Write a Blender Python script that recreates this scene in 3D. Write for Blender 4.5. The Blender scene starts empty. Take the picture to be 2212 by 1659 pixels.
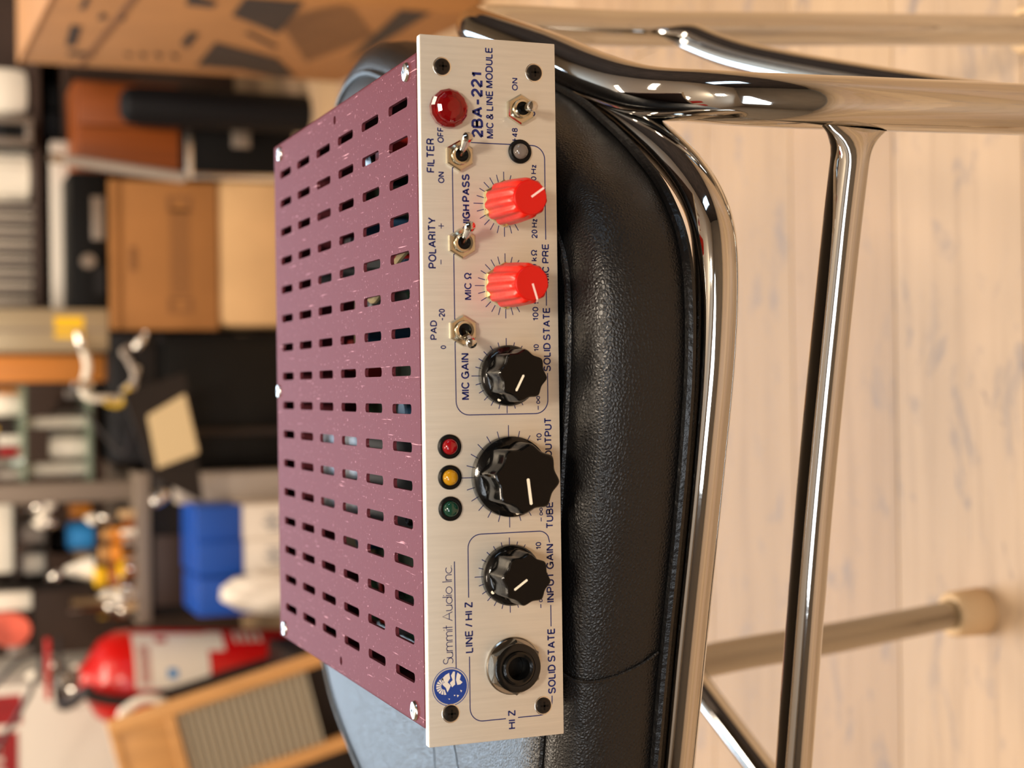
import bpy, bmesh, math, random
from mathutils import Vector, Matrix
random.seed(7)
sc = bpy.context.scene
COL = sc.collection
# all measures below are millimetres: X right, Y away, Z up; Z=0 is the seat top, the floor lies 460 mm lower
FZ = -460.0
def W(p): return Vector((p[0]*.001, p[1]*.001, (p[2]-FZ)*.001))

# ---------------------------------------------------------------- camera
cam = bpy.data.cameras.new('camera'); co = bpy.data.objects.new('camera', cam); COL.objects.link(co)
cam.sensor_fit = 'HORIZONTAL'; cam.sensor_width = 36.0; cam.lens = 3300/2212*36
cam.clip_start = .01; cam.clip_end = 60
xc = Vector((-0.013432, -0.367151, -0.930065)); yc = Vector((-0.999909, 0.005714, 0.012185)); zc = Vector((0.000841, 0.930144, -0.367194))
xc.normalize(); zc = (zc - xc*xc.dot(zc)).normalized(); yc = zc.cross(xc)
M = Matrix.Identity(4)
for i in range(3): M[i][0] = xc[i]; M[i][1] = -yc[i]; M[i][2] = -zc[i]
M.translation = W((109.3, -439.37, 189.36))
co.matrix_world = M; sc.camera = co
cam.dof.use_dof = True; cam.dof.focus_distance = .485; cam.dof.aperture_fstop = 11; cam.dof.aperture_blades = 0

# ---------------------------------------------------------------- world, lights, exposure
w = bpy.data.worlds.new('world'); sc.world = w; w.use_nodes = True
w.node_tree.nodes['Background'].inputs[0].default_value = (.9, .8, .68, 1); w.node_tree.nodes['Background'].inputs[1].default_value = .2
def area(name, loc, target, sx, sy, power, col):
    l = bpy.data.lights.new(name, 'AREA'); l.shape = 'RECTANGLE'; l.size = sx; l.size_y = sy; l.energy = power; l.color = col
    o = bpy.data.objects.new(name, l); COL.objects.link(o); o.location = loc
    o.rotation_euler = (Vector(target)-Vector(loc)).to_track_quat('-Z', 'Y').to_euler(); return o
WARM = (1, .84, .66)
area('ceiling_light_front', (.35, -1.75, 2.25), (.1, 0, .45), .28, .28, 42, WARM)
area('ceiling_light_over', (-.25, -.35, 2.4), (-.1, 0, .45), .5, .22, 9, WARM)
area('ceiling_light_side', (1.3, .6, 2.4), (1.3, .6, 0), .9, .2, 12, WARM)
area('ceiling_light_mid', (-.3, 1.3, 2.4), (-.3, 1.3, 0), 1.0, .25, 28, WARM)
area('ceiling_light_back', (.2, 1.7, 2.35), (.1, 2.5, .4), 1.4, .3, 36, WARM)
area('front_window', (-.6, -2.9, 1.7), (0, 0, .6), 1.8, .9, 34, (.88, .94, 1))
area('shop_window', (-.2, 3.9, 1.75), (0, 0, .6), 2.6, .9, 70, (.62, .81, 1))
area('door_daylight', (2.4, -1.0, 1.3), (.3, .1, .5), .4, 1.0, 5, (.6, .8, 1))
sc.view_settings.view_transform = 'Standard'; sc.view_settings.look = 'None'; sc.view_settings.gamma = 1
sc.view_settings.use_curve_mapping = False; sc.view_settings.exposure = 0.16

# ---------------------------------------------------------------- materials
def srgb(h):
    h = h.lstrip('#'); v = [int(h[i:i+2], 16)/255 for i in (0, 2, 4)]
    return tuple(x/12.92 if x <= .04045 else ((x+.055)/1.055)**2.4 for x in v) + (1,)
def mat(name, col, rough=.5, metal=0., bump=0., bscale=200., var=0., vscale=8., stretch=(1, 1, 1), coat=0., trans=0., spec=.5, ior=1.45, btype='noise', crough=.08):
    m = bpy.data.materials.new(name); m.use_nodes = True; nt = m.node_tree; N = nt.nodes; Lk = nt.links
    p = N['Principled BSDF']; c = srgb(col) if isinstance(col, str) else col
    p.inputs['Base Color'].default_value = c; p.inputs['Roughness'].default_value = rough; p.inputs['Metallic'].default_value = metal
    p.inputs['Coat Weight'].default_value = coat; p.inputs['Coat Roughness'].default_value = crough
    p.inputs['Transmission Weight'].default_value = trans; p.inputs['IOR'].default_value = ior; p.inputs['Specular IOR Level'].default_value = spec
    if bump or var:
        tc = N.new('ShaderNodeTexCoord'); mp = N.new('ShaderNodeMapping'); mp.inputs['Scale'].default_value = stretch
        Lk.new(tc.outputs['Object'], mp.inputs[0])
    if var:
        n = N.new('ShaderNodeTexNoise'); n.inputs['Scale'].default_value = vscale; n.inputs['Detail'].default_value = 5
        Lk.new(mp.outputs[0], n.inputs['Vector'])
        r = N.new('ShaderNodeValToRGB'); r.color_ramp.elements[0].position = .3; r.color_ramp.elements[1].position = .7
        r.color_ramp.elements[0].color = tuple(x*(1-var) for x in c[:3])+(1,); r.color_ramp.elements[1].color = tuple(min(1, x*(1+var)) for x in c[:3])+(1,)
        Lk.new(n.outputs['Fac'], r.inputs[0]); Lk.new(r.outputs[0], p.inputs['Base Color'])
    if bump:
        if btype == 'voronoi':
            n2 = N.new('ShaderNodeTexVoronoi'); n2.feature = 'DISTANCE_TO_EDGE'; out = n2.outputs['Distance']
        else:
            n2 = N.new('ShaderNodeTexNoise'); n2.inputs['Detail'].default_value = 4; out = n2.outputs['Fac']
        n2.inputs['Scale'].default_value = bscale; Lk.new(mp.outputs[0], n2.inputs['Vector'])
        b = N.new('ShaderNodeBump'); b.inputs['Strength'].default_value = bump; b.inputs['Distance'].default_value = .001
        Lk.new(out, b.inputs['Height']); Lk.new(b.outputs[0], p.inputs['Normal'])
        if btype == 'voronoi':
            b2 = N.new('ShaderNodeBump'); b2.inputs['Strength'].default_value = bump*.55; b2.inputs['Distance'].default_value = .001
            Lk.new(out, b2.inputs['Height']); Lk.new(b2.outputs[0], p.inputs['Coat Normal'])
    return m
MT = dict(
 chrome=mat('chrome', '#cfcdc9', .05, 1, .05, 60),
 chrome_dull=mat('chrome_dull', '#a39e96', .2, 1, .1, 300),
 nickel=mat('nickel', '#cfc6b0', .16, 1),
 nutdark=mat('dark_nut', '#77726a', .22, 1), brass=mat('pale_brass', '#d8c48c', .25, .9),
 panel=mat('brushed_panel', '#d6d0c4', .42, .55, .10, 60, .04, 60, (14, 14, .7)),
 panel_edge=mat('panel_edge', '#e8e6e0', .45, .35),  # paler panel tone: painted light on the top edge, also the emblem picture
 ink=mat('navy_ink', '#16205e', .45),
 leather=mat('black_leather', '#0a0909', .55, 0, .45, 850, spec=.3, coat=.5, crough=.3, btype='voronoi'),
 piping=mat('black_piping', '#0b0a0a', .3, 0, .3, 500),
 redplastic=mat('red_plastic', '#d8200f', .32, 0, .12, 500, .06, 200),
 redtop=mat('red_cap', '#c40f08', .22),
 blackgloss=mat('black_gloss', '#0a0a0a', .14, 0, .1, 400),
 blackmatte=mat('black_matte', '#070707', .42, 0, .1, 900, spec=.25),
 blackmetal=mat('black_screw', '#28231f', .3, .6),
 white=mat('white', '#e9e2d4', .5), ivory=mat('ivory_line', '#f2e8d2', .5), pinkwhite=mat('pink_white_line', '#f6cfc8', .5),
 screw=mat('bright_screw', '#e8e4dc', .22, 1), cream=mat('cream_rubber', '#dcb98c', .6),
 ledred=mat('led_red', '#8e0512', .12, 0, coat=.6), ledamber=mat('led_amber', '#b98612', .12, 0, coat=.6), ledgreen=mat('led_green', '#0c3a2c', .12, 0, coat=.6),
 ledclear=mat('led_clear', '#6a625c', .08, 0, coat=.6), knobtop=mat('knob_top_black', '#050404', .2, 0, .03, 400, spec=.25),
 jewel=mat('red_jewel', '#b8081a', .06, 0, trans=.9, ior=1.5), jewelcore=mat('jewel_core', '#b80818', .25, .4),
 emblem=mat('emblem_blue', '#12388a', .45), pcb=mat('circuit_green', '#123524', .5), pan=mat('inner_pan', '#3a3438', .4, .6),
 capblue=mat('cap_blue', '#2b4a6a', .35), capcream=mat('cap_cream', '#d9c9a0', .5), capred=mat('cap_red', '#a82420', .4), capgrey=mat('cap_grey', '#8e9299', .35, .5),
 black=mat('black', '#070708', .55, spec=.2), navy=mat('navy_black', '#0b0c11', .6, spec=.25), darkgrey=mat('dark_grey', '#18181b', .5, spec=.3), darkbrown=mat('dark_brown', '#1e1713', .55, var=.25, spec=.3),
 brown=mat('brown', '#3a2a22', .5, var=.2), orange=mat('orange_wood', '#804012', .45, var=.2, vscale=6, stretch=(9, 9, .6)), orangey=mat('orange', '#dd8a2a', .4), amber=mat('amber', '#8a4a18', .25),
 card=mat('cardboard', '#9a6a3a', .8, var=.08), cream_card=mat('pale_cardboard', '#c8a578', .75, var=.1), carton=mat('carton', '#ab7a48', .8, 0, .1, 60, .07, 10),
 print=mat('carton_print', '#33261c', .8, var=.2, vscale=30), faint=mat('faint_print', '#7c5430', .8), stripe=mat('stripe_print', '#6a4728', .8),
 greymetal=mat('grey_metal', '#8d8278', .35, .5), greypost=mat('grey_post', '#7d7064', .5), glassgreen=mat('green_glass', '#8fa08c', .15, 0, trans=.5),
 beige=mat('beige_metal', '#a8987c', .35, .3), yellow=mat('yellow', '#f0c01c', .5), wood=mat('honey_wood', '#c07a34', .45, var=.15, stretch=(6, 6, .5)), lightwood=mat('light_wood', '#c8965c', .5, var=.12, stretch=(8, 8, 1)),
 whitebox=mat('white_box', '#d5cdc2', .55), palegrey=mat('pale_grey', '#a59c94', .5, var=.1), blue=mat('box_blue', '#0a46a2', .45), lightblue=mat('can_blue', '#3b9be8', .35), blue2=mat('can_blue_dark', '#2a7cc8', .35),
 redteal=mat('red_teal', '#d8604c', .4, var=.6, vscale=14), extred=mat('extinguisher_red', '#b80e0a', .3, coat=.15), hose=mat('hose_black', '#1e1614', .5), dotblue=mat('dot_blue', '#2a7ab8', .5),
 redprint=mat('red_print', '#9a1c20', .6, var=.3, vscale=20), zinc=mat('corrugated_zinc', '#b8ae9a', .4, .3), screen=mat('pale_panel_face', '#cdb991', .5),
 sleeve0=mat('sleeve_grey', '#8a8078', .6), sleeve1=mat('sleeve_dark', '#4a4440', .6), sleeve2=mat('sleeve_light', '#b0a698', .6),
 darkwall=mat('dark_wall', '#3a2f28', .8, var=.4, vscale=5), wall=mat('plaster', '#8a7a66', .8, 0, .1, 30, .08, 3), ceil=mat('ceiling_white', '#e0d8ca', .9), yellowtape=mat('yellow_tape', '#c8a52a', .5), marker=mat('scribble_grey', '#6a6e7c', .7),
)
# anodised cover: purple metal with dust specks and fine scratches
def cover_mat():
    m = mat('purple_anodised', '#653038', .58, .28, .06, 900, spec=.04); nt = m.node_tree; N = nt.nodes; Lk = nt.links; p = N['Principled BSDF']
    tc = N.new('ShaderNodeTexCoord')
    def layer(scale, st, lo, hi):
        mp = N.new('ShaderNodeMapping'); mp.inputs['Scale'].default_value = st; mp.inputs['Rotation'].default_value = (0, 0, .35)
        n = N.new('ShaderNodeTexNoise'); n.inputs['Scale'].default_value = scale; n.inputs['Detail'].default_value = 3
        r = N.new('ShaderNodeMapRange'); r.inputs[1].default_value = lo; r.inputs[2].default_value = hi
        Lk.new(tc.outputs['Object'], mp.inputs[0]); Lk.new(mp.outputs[0], n.inputs['Vector']); Lk.new(n.outputs['Fac'], r.inputs[0]); return r.outputs[0]
    a = layer(1000, (1, 1, 1), .67, .76); b = layer(55, (26, 1, 1), .70, .76)
    mx = N.new('ShaderNodeMath'); mx.operation = 'MAXIMUM'; Lk.new(a, mx.inputs[0]); Lk.new(b, mx.inputs[1])
    mc = N.new('ShaderNodeMix'); mc.data_type = 'RGBA'; mc.inputs[6].default_value = srgb('#653038'); mc.inputs[7].default_value = srgb('#cf98a0')
    Lk.new(mx.outputs[0], mc.inputs[0]); Lk.new(mc.outputs[2], p.inputs['Base Color']); return m
MT['cover'] = cover_mat()
def plank_mat(i):
    base = ['#b99b78', '#b09272', '#bda080', '#b3967a', '#ac8f6e'][i]
    m = mat('floor_plank_%d' % i, base, .45, 0, .3, 40, .06, 2.2, (.6, 9, 1)); nt = m.node_tree; N = nt.nodes; Lk = nt.links; p = N['Principled BSDF']
    src = p.inputs['Base Color'].links[0].from_socket
    def lay(src, sc_, scale, det, lo, hi, mx, col):
        tc = N.new('ShaderNodeTexCoord'); mp = N.new('ShaderNodeMapping'); mp.inputs['Scale'].default_value = sc_; mp.inputs['Location'].default_value = (i*3.3, i*1.7, 0)
        n = N.new('ShaderNodeTexNoise'); n.inputs['Scale'].default_value = scale; n.inputs['Detail'].default_value = det; n.inputs['Roughness'].default_value = .65; n.inputs['Distortion'].default_value = .6
        r = N.new('ShaderNodeMapRange'); r.inputs[1].default_value = lo; r.inputs[2].default_value = hi; r.inputs[4].default_value = mx
        Lk.new(tc.outputs['Object'], mp.inputs[0]); Lk.new(mp.outputs[0], n.inputs['Vector']); Lk.new(n.outputs['Fac'], r.inputs[0])
        mc = N.new('ShaderNodeMix'); mc.data_type = 'RGBA'; mc.inputs[7].default_value = srgb(col)
        Lk.new(r.outputs[0], mc.inputs[0]); Lk.new(src, mc.inputs[6]); return mc.outputs[2]
    c = lay(src, (.8, 14, 1), 5, 6, .50, .74, .5, '#8a7054')          # grain
    c = lay(c, (1.6, 3.2, 1), 9, 7, .56, .70, .8, '#7f7470')           # grey weathering
    c = lay(c, (5, 8, 1), 3.4, 3, .66, .76, .75, '#6a5a54')            # knots
    Lk.new(c, p.inputs['Base Color']); return m
PL = [plank_mat(i) for i in range(5)]

# ---------------------------------------------------------------- mesh helpers
ORG = {}
def root(name, label, cat, base, group=None):
    o = bpy.data.objects.new(name, None); COL.objects.link(o); o.location = W(base); o.empty_display_size = .02
    o['label'] = label; o['category'] = cat
    if group: o['group'] = group
    ORG[o] = o.location.copy(); return o
def link(name, me, m, parent=None, smooth=False, label=None, cat=None, group=None, kind=None):
    """me holds vertices in mm; turned to metres about the root's base (or about its own base when top level)"""
    if parent is None:
        xs = [v.co for v in me.vertices]
        b = Vector(((min(v.x for v in xs)+max(v.x for v in xs))/2, (min(v.y for v in xs)+max(v.y for v in xs))/2, min(v.z for v in xs)))
        org = W(b)
    else: org = ORG[parent]
    for v in me.vertices: v.co = W(v.co)-org
    o = bpy.data.objects.new(name, me); COL.objects.link(o)
    if parent is None: o.location = org
    else: o.parent = parent
    ORG[o] = org
    me.materials.append(MT[m] if isinstance(m, str) else m)
    if smooth:
        for p in me.polygons: p.use_smooth = True
        if smooth != 'all': me.set_sharp_from_angle(angle=math.radians(38))
    if label: o['label'] = label
    if cat: o['category'] = cat
    if group: o['group'] = group
    if kind: o['kind'] = kind
    return o
def bm2me(bm, name='m'):
    me = bpy.data.meshes.new(name); bmesh.ops.recalc_face_normals(bm, faces=bm.faces); bm.to_mesh(me); bm.free(); return me
def add_box(bm, x0, x1, y0, y1, z0, z1, mtx=None, bev=0):
    r = bmesh.ops.create_cube(bm, size=1); vs = r['verts']
    for v in vs: v.co = Vector(((x0+x1)/2+v.co.x*(x1-x0), (y0+y1)/2+v.co.y*(y1-y0), (z0+z1)/2+v.co.z*(z1-z0)))
    if bev:
        es = list({e for v in vs for e in v.link_edges}); r = bmesh.ops.bevel(bm, geom=es, offset=bev, segments=2, affect='EDGES', profile=.6); vs = list({v for f in r['faces'] for v in f.verts})
    if mtx:
        for v in vs: v.co = mtx @ v.co
def box(name, d, m, parent=None, bev=0, mtx=None, **k):
    bm = bmesh.new(); add_box(bm, *d, mtx=mtx, bev=bev); return link(name, bm2me(bm), m, parent, smooth=bool(bev), **k)
def frame(ax):
    ax = Vector(ax).normalized(); u = Vector((1, 0, 0)) if abs(ax.x) < .9 else Vector((0, 0, 1))
    u = (u-ax*u.dot(ax)).normalized(); return u, ax.cross(u), ax
def add_lathe(bm, prof, c, ax=(0, 0, 1), seg=32, rf=None):
    """prof: list of (radius, height along ax); rf(i_ring, angle) scales the radius"""
    u, v, a = frame(ax); c = Vector(c); rings = []
    for i, (r, h) in enumerate(prof):
        if r < 1e-6: rings.append([bm.verts.new(c+a*h)]); continue
        rings.append([bm.verts.new(c+a*h+(u*math.cos(t)+v*math.sin(t))*r*(rf(i, t) if rf else 1)) for t in [2*math.pi*k/seg for k in range(seg)]])
    for A, B in zip(rings, rings[1:]):
        for k in range(seg):
            k2 = (k+1) % seg
            if len(A) == 1 and len(B) == 1: continue
            if len(A) == 1: bm.faces.new((A[0], B[k], B[k2]))
            elif len(B) == 1: bm.faces.new((A[k], A[k2], B[0]))
            else: bm.faces.new((A[k], A[k2], B[k2], B[k]))
def lathe(name, prof, c, m, parent=None, ax=(0, 0, 1), seg=32, rf=None, smooth=True, **k):
    bm = bmesh.new(); add_lathe(bm, prof, c, ax, seg, rf); return link(name, bm2me(bm), m, parent, smooth=smooth, **k)
def catmull(P, n=8, closed=False):
    P = [Vector(p) for p in P]; out = []; L = len(P)
    for i in range(L if closed else L-1):
        if closed: a, b, c, d = P[(i-1) % L], P[i], P[(i+1) % L], P[(i+2) % L]
        else: a, b, c, d = P[max(i-1, 0)], P[i], P[i+1], P[min(i+2, L-1)]
        for k in range(n):
            t = k/n; out.append(.5*((2*b)+(c-a)*t+(2*a-5*b+4*c-d)*t*t+(3*b-a-3*c+d)*t**3))
    if not closed: out.append(P[-1])
    return out
def add_tube(bm, pts, r, seg=16, closed=False, squash=None):
    """squash(t): (width factor, height factor) of the section along the tube, height along Z-ish"""
    n = len(pts); rings = []; up = None
    for i, p in enumerate(pts):
        t = (pts[(i+1) % n]-pts[i-1]) if closed else (pts[min(i+1, n-1)]-pts[max(i-1, 0)])
        t.normalize()
        if up is None:
            up = Vector((0, 0, 1)) if abs(t.z) < .9 else Vector((0, 1, 0))
        up = (up-t*up.dot(t)).normalized(); s = t.cross(up)
        rr = r(i/(n-1)) if callable(r) else r
        a, b = squash(i/(n-1)) if squash else (1, 1)
        rings.append([bm.verts.new(p+s*(rr*a*math.cos(2*math.pi*k/seg))+up*(rr*b*math.sin(2*math.pi*k/seg))) for k in range(seg)])
    for i in range(n if closed else n-1):
        A, B = rings[i], rings[(i+1) % n]
        for k in range(seg): bm.faces.new((A[k], A[(k+1) % seg], B[(k+1) % seg], B[k]))
    if not closed: bm.faces.new(rings[0]); bm.faces.new(rings[-1])
def tube(name, pts, r, m, parent=None, seg=16, n=8, closed=False, squash=None, **k):
    bm = bmesh.new(); add_tube(bm, catmull(pts, n, closed), r, seg, closed, squash); return link(name, bm2me(bm), m, parent, smooth=True, **k)
def extr(name, poly, m, parent, h, ax='y', at=0, **k):
    """flat polygon (2D) raised by h; ax y: poly is (x,z) at y=at going to at-h"""
    bm = bmesh.new(); add_poly(bm, poly, h, ax, at); return link(name, bm2me(bm), m, parent, **k)
def add_poly(bm, poly, h, ax='y', at=0):
    P = (lambda a, b, d: Vector((a, at-d, b))) if ax == 'y' else (lambda a, b, d: Vector((a, b, at+d)))
    A = [bm.verts.new(P(a, b, 0)) for a, b in poly]; B = [bm.verts.new(P(a, b, h)) for a, b in poly]; n = len(poly)
    bm.faces.new(B); bm.faces.new(A[::-1])
    for i in range(n): bm.faces.new((A[i], A[(i+1) % n], B[(i+1) % n], B[i]))
def add_strokes(bm, paths, wd, y=-.04, closed=False, h=.03):
    """thin printed lines on the panel: paths of (x,z)"""
    for P in paths:
        P = [Vector((a, 0, b)) for a, b in P]; n = len(P); Ls = []; Rs = []
        for i in range(n):
            t = (P[min(i+1, n-1)]-P[max(i-1, 0)]).normalized(); s = Vector((-t.z, 0, t.x))*wd/2
            Ls.append(bm.verts.new(P[i]+s+Vector((0, y, 0)))); Rs.append(bm.verts.new(P[i]-s+Vector((0, y, 0))))
        for i in range(n-1): bm.faces.new((Ls[i], Ls[i+1], Rs[i+1], Rs[i]))
def arc(cx, cz, r, a0, a1, n=8): return [(cx+r*math.cos(math.radians(a0+(a1-a0)*i/n)), cz+r*math.sin(math.radians(a0+(a1-a0)*i/n))) for i in range(n+1)]

# ================================================================ THE SETTING
fl = root('floor', 'x', 'x', (0, 0, FZ)); del fl['label']; del fl['category']; fl['kind'] = 'structure'
PW = 135.0; rows = range(-22, 28); base_me = {}
for i in rows:
    y0 = 466+i*PW-PW*3
    xs = random.uniform(-3800, -2600); 
    while xs < 3000:
        ln = random.choice((1800, 2000, 2200)); k = random.randrange(5); key = (ln, k)
        if key not in base_me:
            bm = bmesh.new(); add_box(bm, 0, ln-.9, .45, PW-.45, -18, 0, bev=.7); me = bm2me(bm)
            for v in me.vertices: v.co *= .001
            me.materials.append(PL[k]); base_me[key] = me
        o = bpy.data.objects.new('plank', base_me[key]); COL.objects.link(o); o.parent = fl
        o.location = Vector((xs*.001, y0*.001, 0)); xs += ln
box('floor', (-2700, 3300, -3000, 4200, FZ-40, FZ-18.2), 'darkbrown', kind='structure').name = 'floor_underlay'
box('wall_back', (-2600, 2800, 4100, 4180, FZ, 2000), 'wall', kind='structure')
box('wall_left', (-2680, -2600, -3000, 4180, FZ, 2000), 'wall', kind='structure')
box('wall_right', (2800, 2880, -3000, 4180, FZ, 2000), 'darkwall', kind='structure')
box('wall_front', (-2680, 2880, -3080, -3000, FZ, 2000), 'wall', kind='structure')
box('ceiling', (-2680, 2880, -3080, 4180, 2000, 2060), 'ceil', kind='structure')
# dark shop partition closing off the clutter
box('wall_partition', (-1500, 1500, 2780, 2830, FZ, 560), 'brown', kind='structure')

# ================================================================ THE AUDIO MODULE
D = root('audio_module', 'silver-fronted preamp with knobs and slotted purple cover lying on the black chair seat', 'audio device', (108, 0, 0))
# front panel, 216 x 44.4 x 3 mm, tiny corner chamfers
fp = box('front_panel', (0, 216, 0, 3, 0, 44.4), 'panel', D, bev=.35, label='brushed silver front panel with navy print')
# paler strip paints the light falling on the plate's top edge
bm = bmesh.new(); add_box(bm, .4, 215.6, .25, 2.8, 44.38, 44.46); link('lit_edge', bm2me(bm), 'panel_edge', fp)
# grotesque capitals drawn as strokes: centre lines in a unit-high box, second value is the width
def ell(cx, cz, rx, rz, a0, a1, n=12): return [(cx+rx*math.cos(math.radians(a0+(a1-a0)*i/n)), cz+rz*math.sin(math.radians(a0+(a1-a0)*i/n))) for i in range(n+1)]
def bowl(x0, x1, z0, z1): r = (z1-z0)/2; return [(x0, z1)]+ell(x1-r, z0+r, r, r, 90, -90, 10)+[(x0, z0)]
S_ = [ell(.32, .76, .29, .24, 25, 90, 5)+ell(.32, .755, .28, .245, 90, 235, 9)[1:]+[(.32, .515)]+ell(.32, .255, .32, .255, 60, -90, 10)+ell(.32, .255, .32, .255, -90, -165, 6)[1:]]
GL = {'A': ([[(0, 0), (.36, 1)], [(.36, 1), (.72, 0)], [(.13, .33), (.59, .33)]], .72), 'B': ([[(0, 0), (0, 1)], bowl(0, .56, .53, 1), bowl(0, .62, 0, .53)], .62), 'C': ([ell(.36, .5, .36, .5, 38, 322, 24)], .68),
 'D': ([[(0, 0), (0, 1)], [(0, 1), (.28, 1)]+ell(.28, .5, .38, .5, 90, -90, 16)+[(0, 0)]], .66), 'E': ([[(0, 0), (0, 1)], [(0, 1), (.56, 1)], [(0, .53), (.52, .53)], [(0, 0), (.58, 0)]], .58), 'F': ([[(0, 0), (0, 1)], [(0, 1), (.54, 1)], [(0, .5), (.48, .5)]], .54),
 'G': ([ell(.37, .5, .37, .5, 38, 335, 24), [(.72, 0), (.72, .46)], [(.4, .46), (.76, .46)]], .74), 'H': ([[(0, 0), (0, 1)], [(.64, 0), (.64, 1)], [(0, .52), (.64, .52)]], .64), 'I': ([[(0, 0), (0, 1)]], .0), 'L': ([[(0, 1), (0, 0)], [(0, 0), (.5, 0)]], .5),
 'M': ([[(0, 0), (0, 1)], [(.78, 0), (.78, 1)], [(.03, 1), (.39, 0)], [(.75, 1), (.39, 0)]], .78), 'N': ([[(0, 0), (0, 1)], [(.64, 0), (.64, 1)], [(.02, 1), (.62, 0)]], .64), 'O': ([ell(.39, .5, .39, .5, 0, 360, 30)], .78), 'P': ([[(0, 0), (0, 1)], bowl(0, .58, .44, 1)], .58),
 'R': ([[(0, 0), (0, 1)], bowl(0, .58, .47, 1), [(.3, .47), (.5, .4), (.55, .3), (.56, .1), (.6, 0)]], .62), 'S': (S_, .64), 'T': ([[(.31, 0), (.31, 1)], [(0, 1), (.62, 1)]], .62), 'U': ([[(0, 1), (0, .32)]+ell(.31, .32, .31, .32, 180, 360, 14)+[(.62, 1)]], .62),
 'Y': ([[(0, 1), (.34, .4)], [(.68, 1), (.34, .4)], [(.34, .42), (.34, 0)]], .68), 'Z': ([[(.02, 1), (.58, 1)], [(.57, .98), (.02, .02)], [(0, 0), (.6, 0)]], .6), 'k': ([[(0, 0), (0, 1)], [(.02, .28), (.38, .7)], [(.15, .42), (.42, 0)]], .42), 'z': ([[(0, .7), (.4, .7)], [(.4, .7), (0, 0)], [(0, 0), (.42, 0)]], .42),
 '0': ([ell(.25, .5, .25, .5, 0, 360, 24)], .5), '1': ([[(.28, 0), (.28, 1)], [(.28, .95), (.2, .8), (.04, .77)]], .3), '2': ([ell(.26, .7, .26, .3, 165, -30, 14)+[(.3, .36), (.06, .14), (.0, .0)], [(0, 0), (.53, 0)]], .53), '4': ([[(.4, 0), (.4, 1)], [(.4, 1), (0, .28)], [(0, .26), (.54, .26)]], .54),
 '8': ([ell(.26, .76, .22, .24, 0, 360, 20), ell(.26, .26, .26, .26, 0, 360, 20)], .52), '&': ([[(.62, 0), (.14, .66)]+ell(.28, .82, .16, .18, 205, -20, 10)+[(.36, .6), (.1, .42)]+ell(.24, .22, .24, .22, 120, 330, 10)+[(.6, .42)]], .64), '/': ([[(0, 0), (.3, 1)]], .3),
 '+': ([[(.28, 0), (.28, 1)], [(0, .5), (.56, .5)]], .56), '-': ([[(0, .4), (.42, .4)]], .42), '_': ([[(0, 0), (1, 0)]], 1), '\u221e': ([[(.4+.38*math.sin(t*math.pi/16)*(1), .38+.24*math.sin(t*math.pi/8)) for t in range(33)]], .8),
 '\u03a9': ([[(0, 0), (.22, 0)], [(.22, 0), (.22, .16)]+ell(.36, .6, .32, .4, 245, -65, 22)+[(.5, .16), (.5, 0)], [(.5, 0), (.72, 0)]], .72), ' ': ([], .1)}
def word(s, x0, z0, x1, z1, k):
    h = z1-z0; wd = {'B': .205, 'M': .175, 'L': .13}[k]*(h if len(s) > 1 or s not in '+-' else 1.9)
    if s == '-': s = '_'; h = wd; z0 = (z0+z1)/2-wd/2
    low = '\u221e' in s
    if low: h = h/.66; z0 -= h*.17; wd = .12*h
    sp = .17+wd/max(h, .1)*.55; x = 0; P = []
    for i, ch in enumerate(s):
        g, w_ = GL[ch]
        for p in g: P.append([(x+a, b) for a, b in p])
        x += w_+(sp if ch != ' ' else sp*.6)
    x -= sp
    f = lambda a, b: (x0+wd/2+a/max(x, .01)*(x1-x0-wd), z0+wd/2+b*max(h-wd, 0))
    if s == '_': h = wd
    bm = bmesh.new(); add_strokes(bm, [[f(a, b) for a, b in p] for p in P], wd, -.05); return bm
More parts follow.
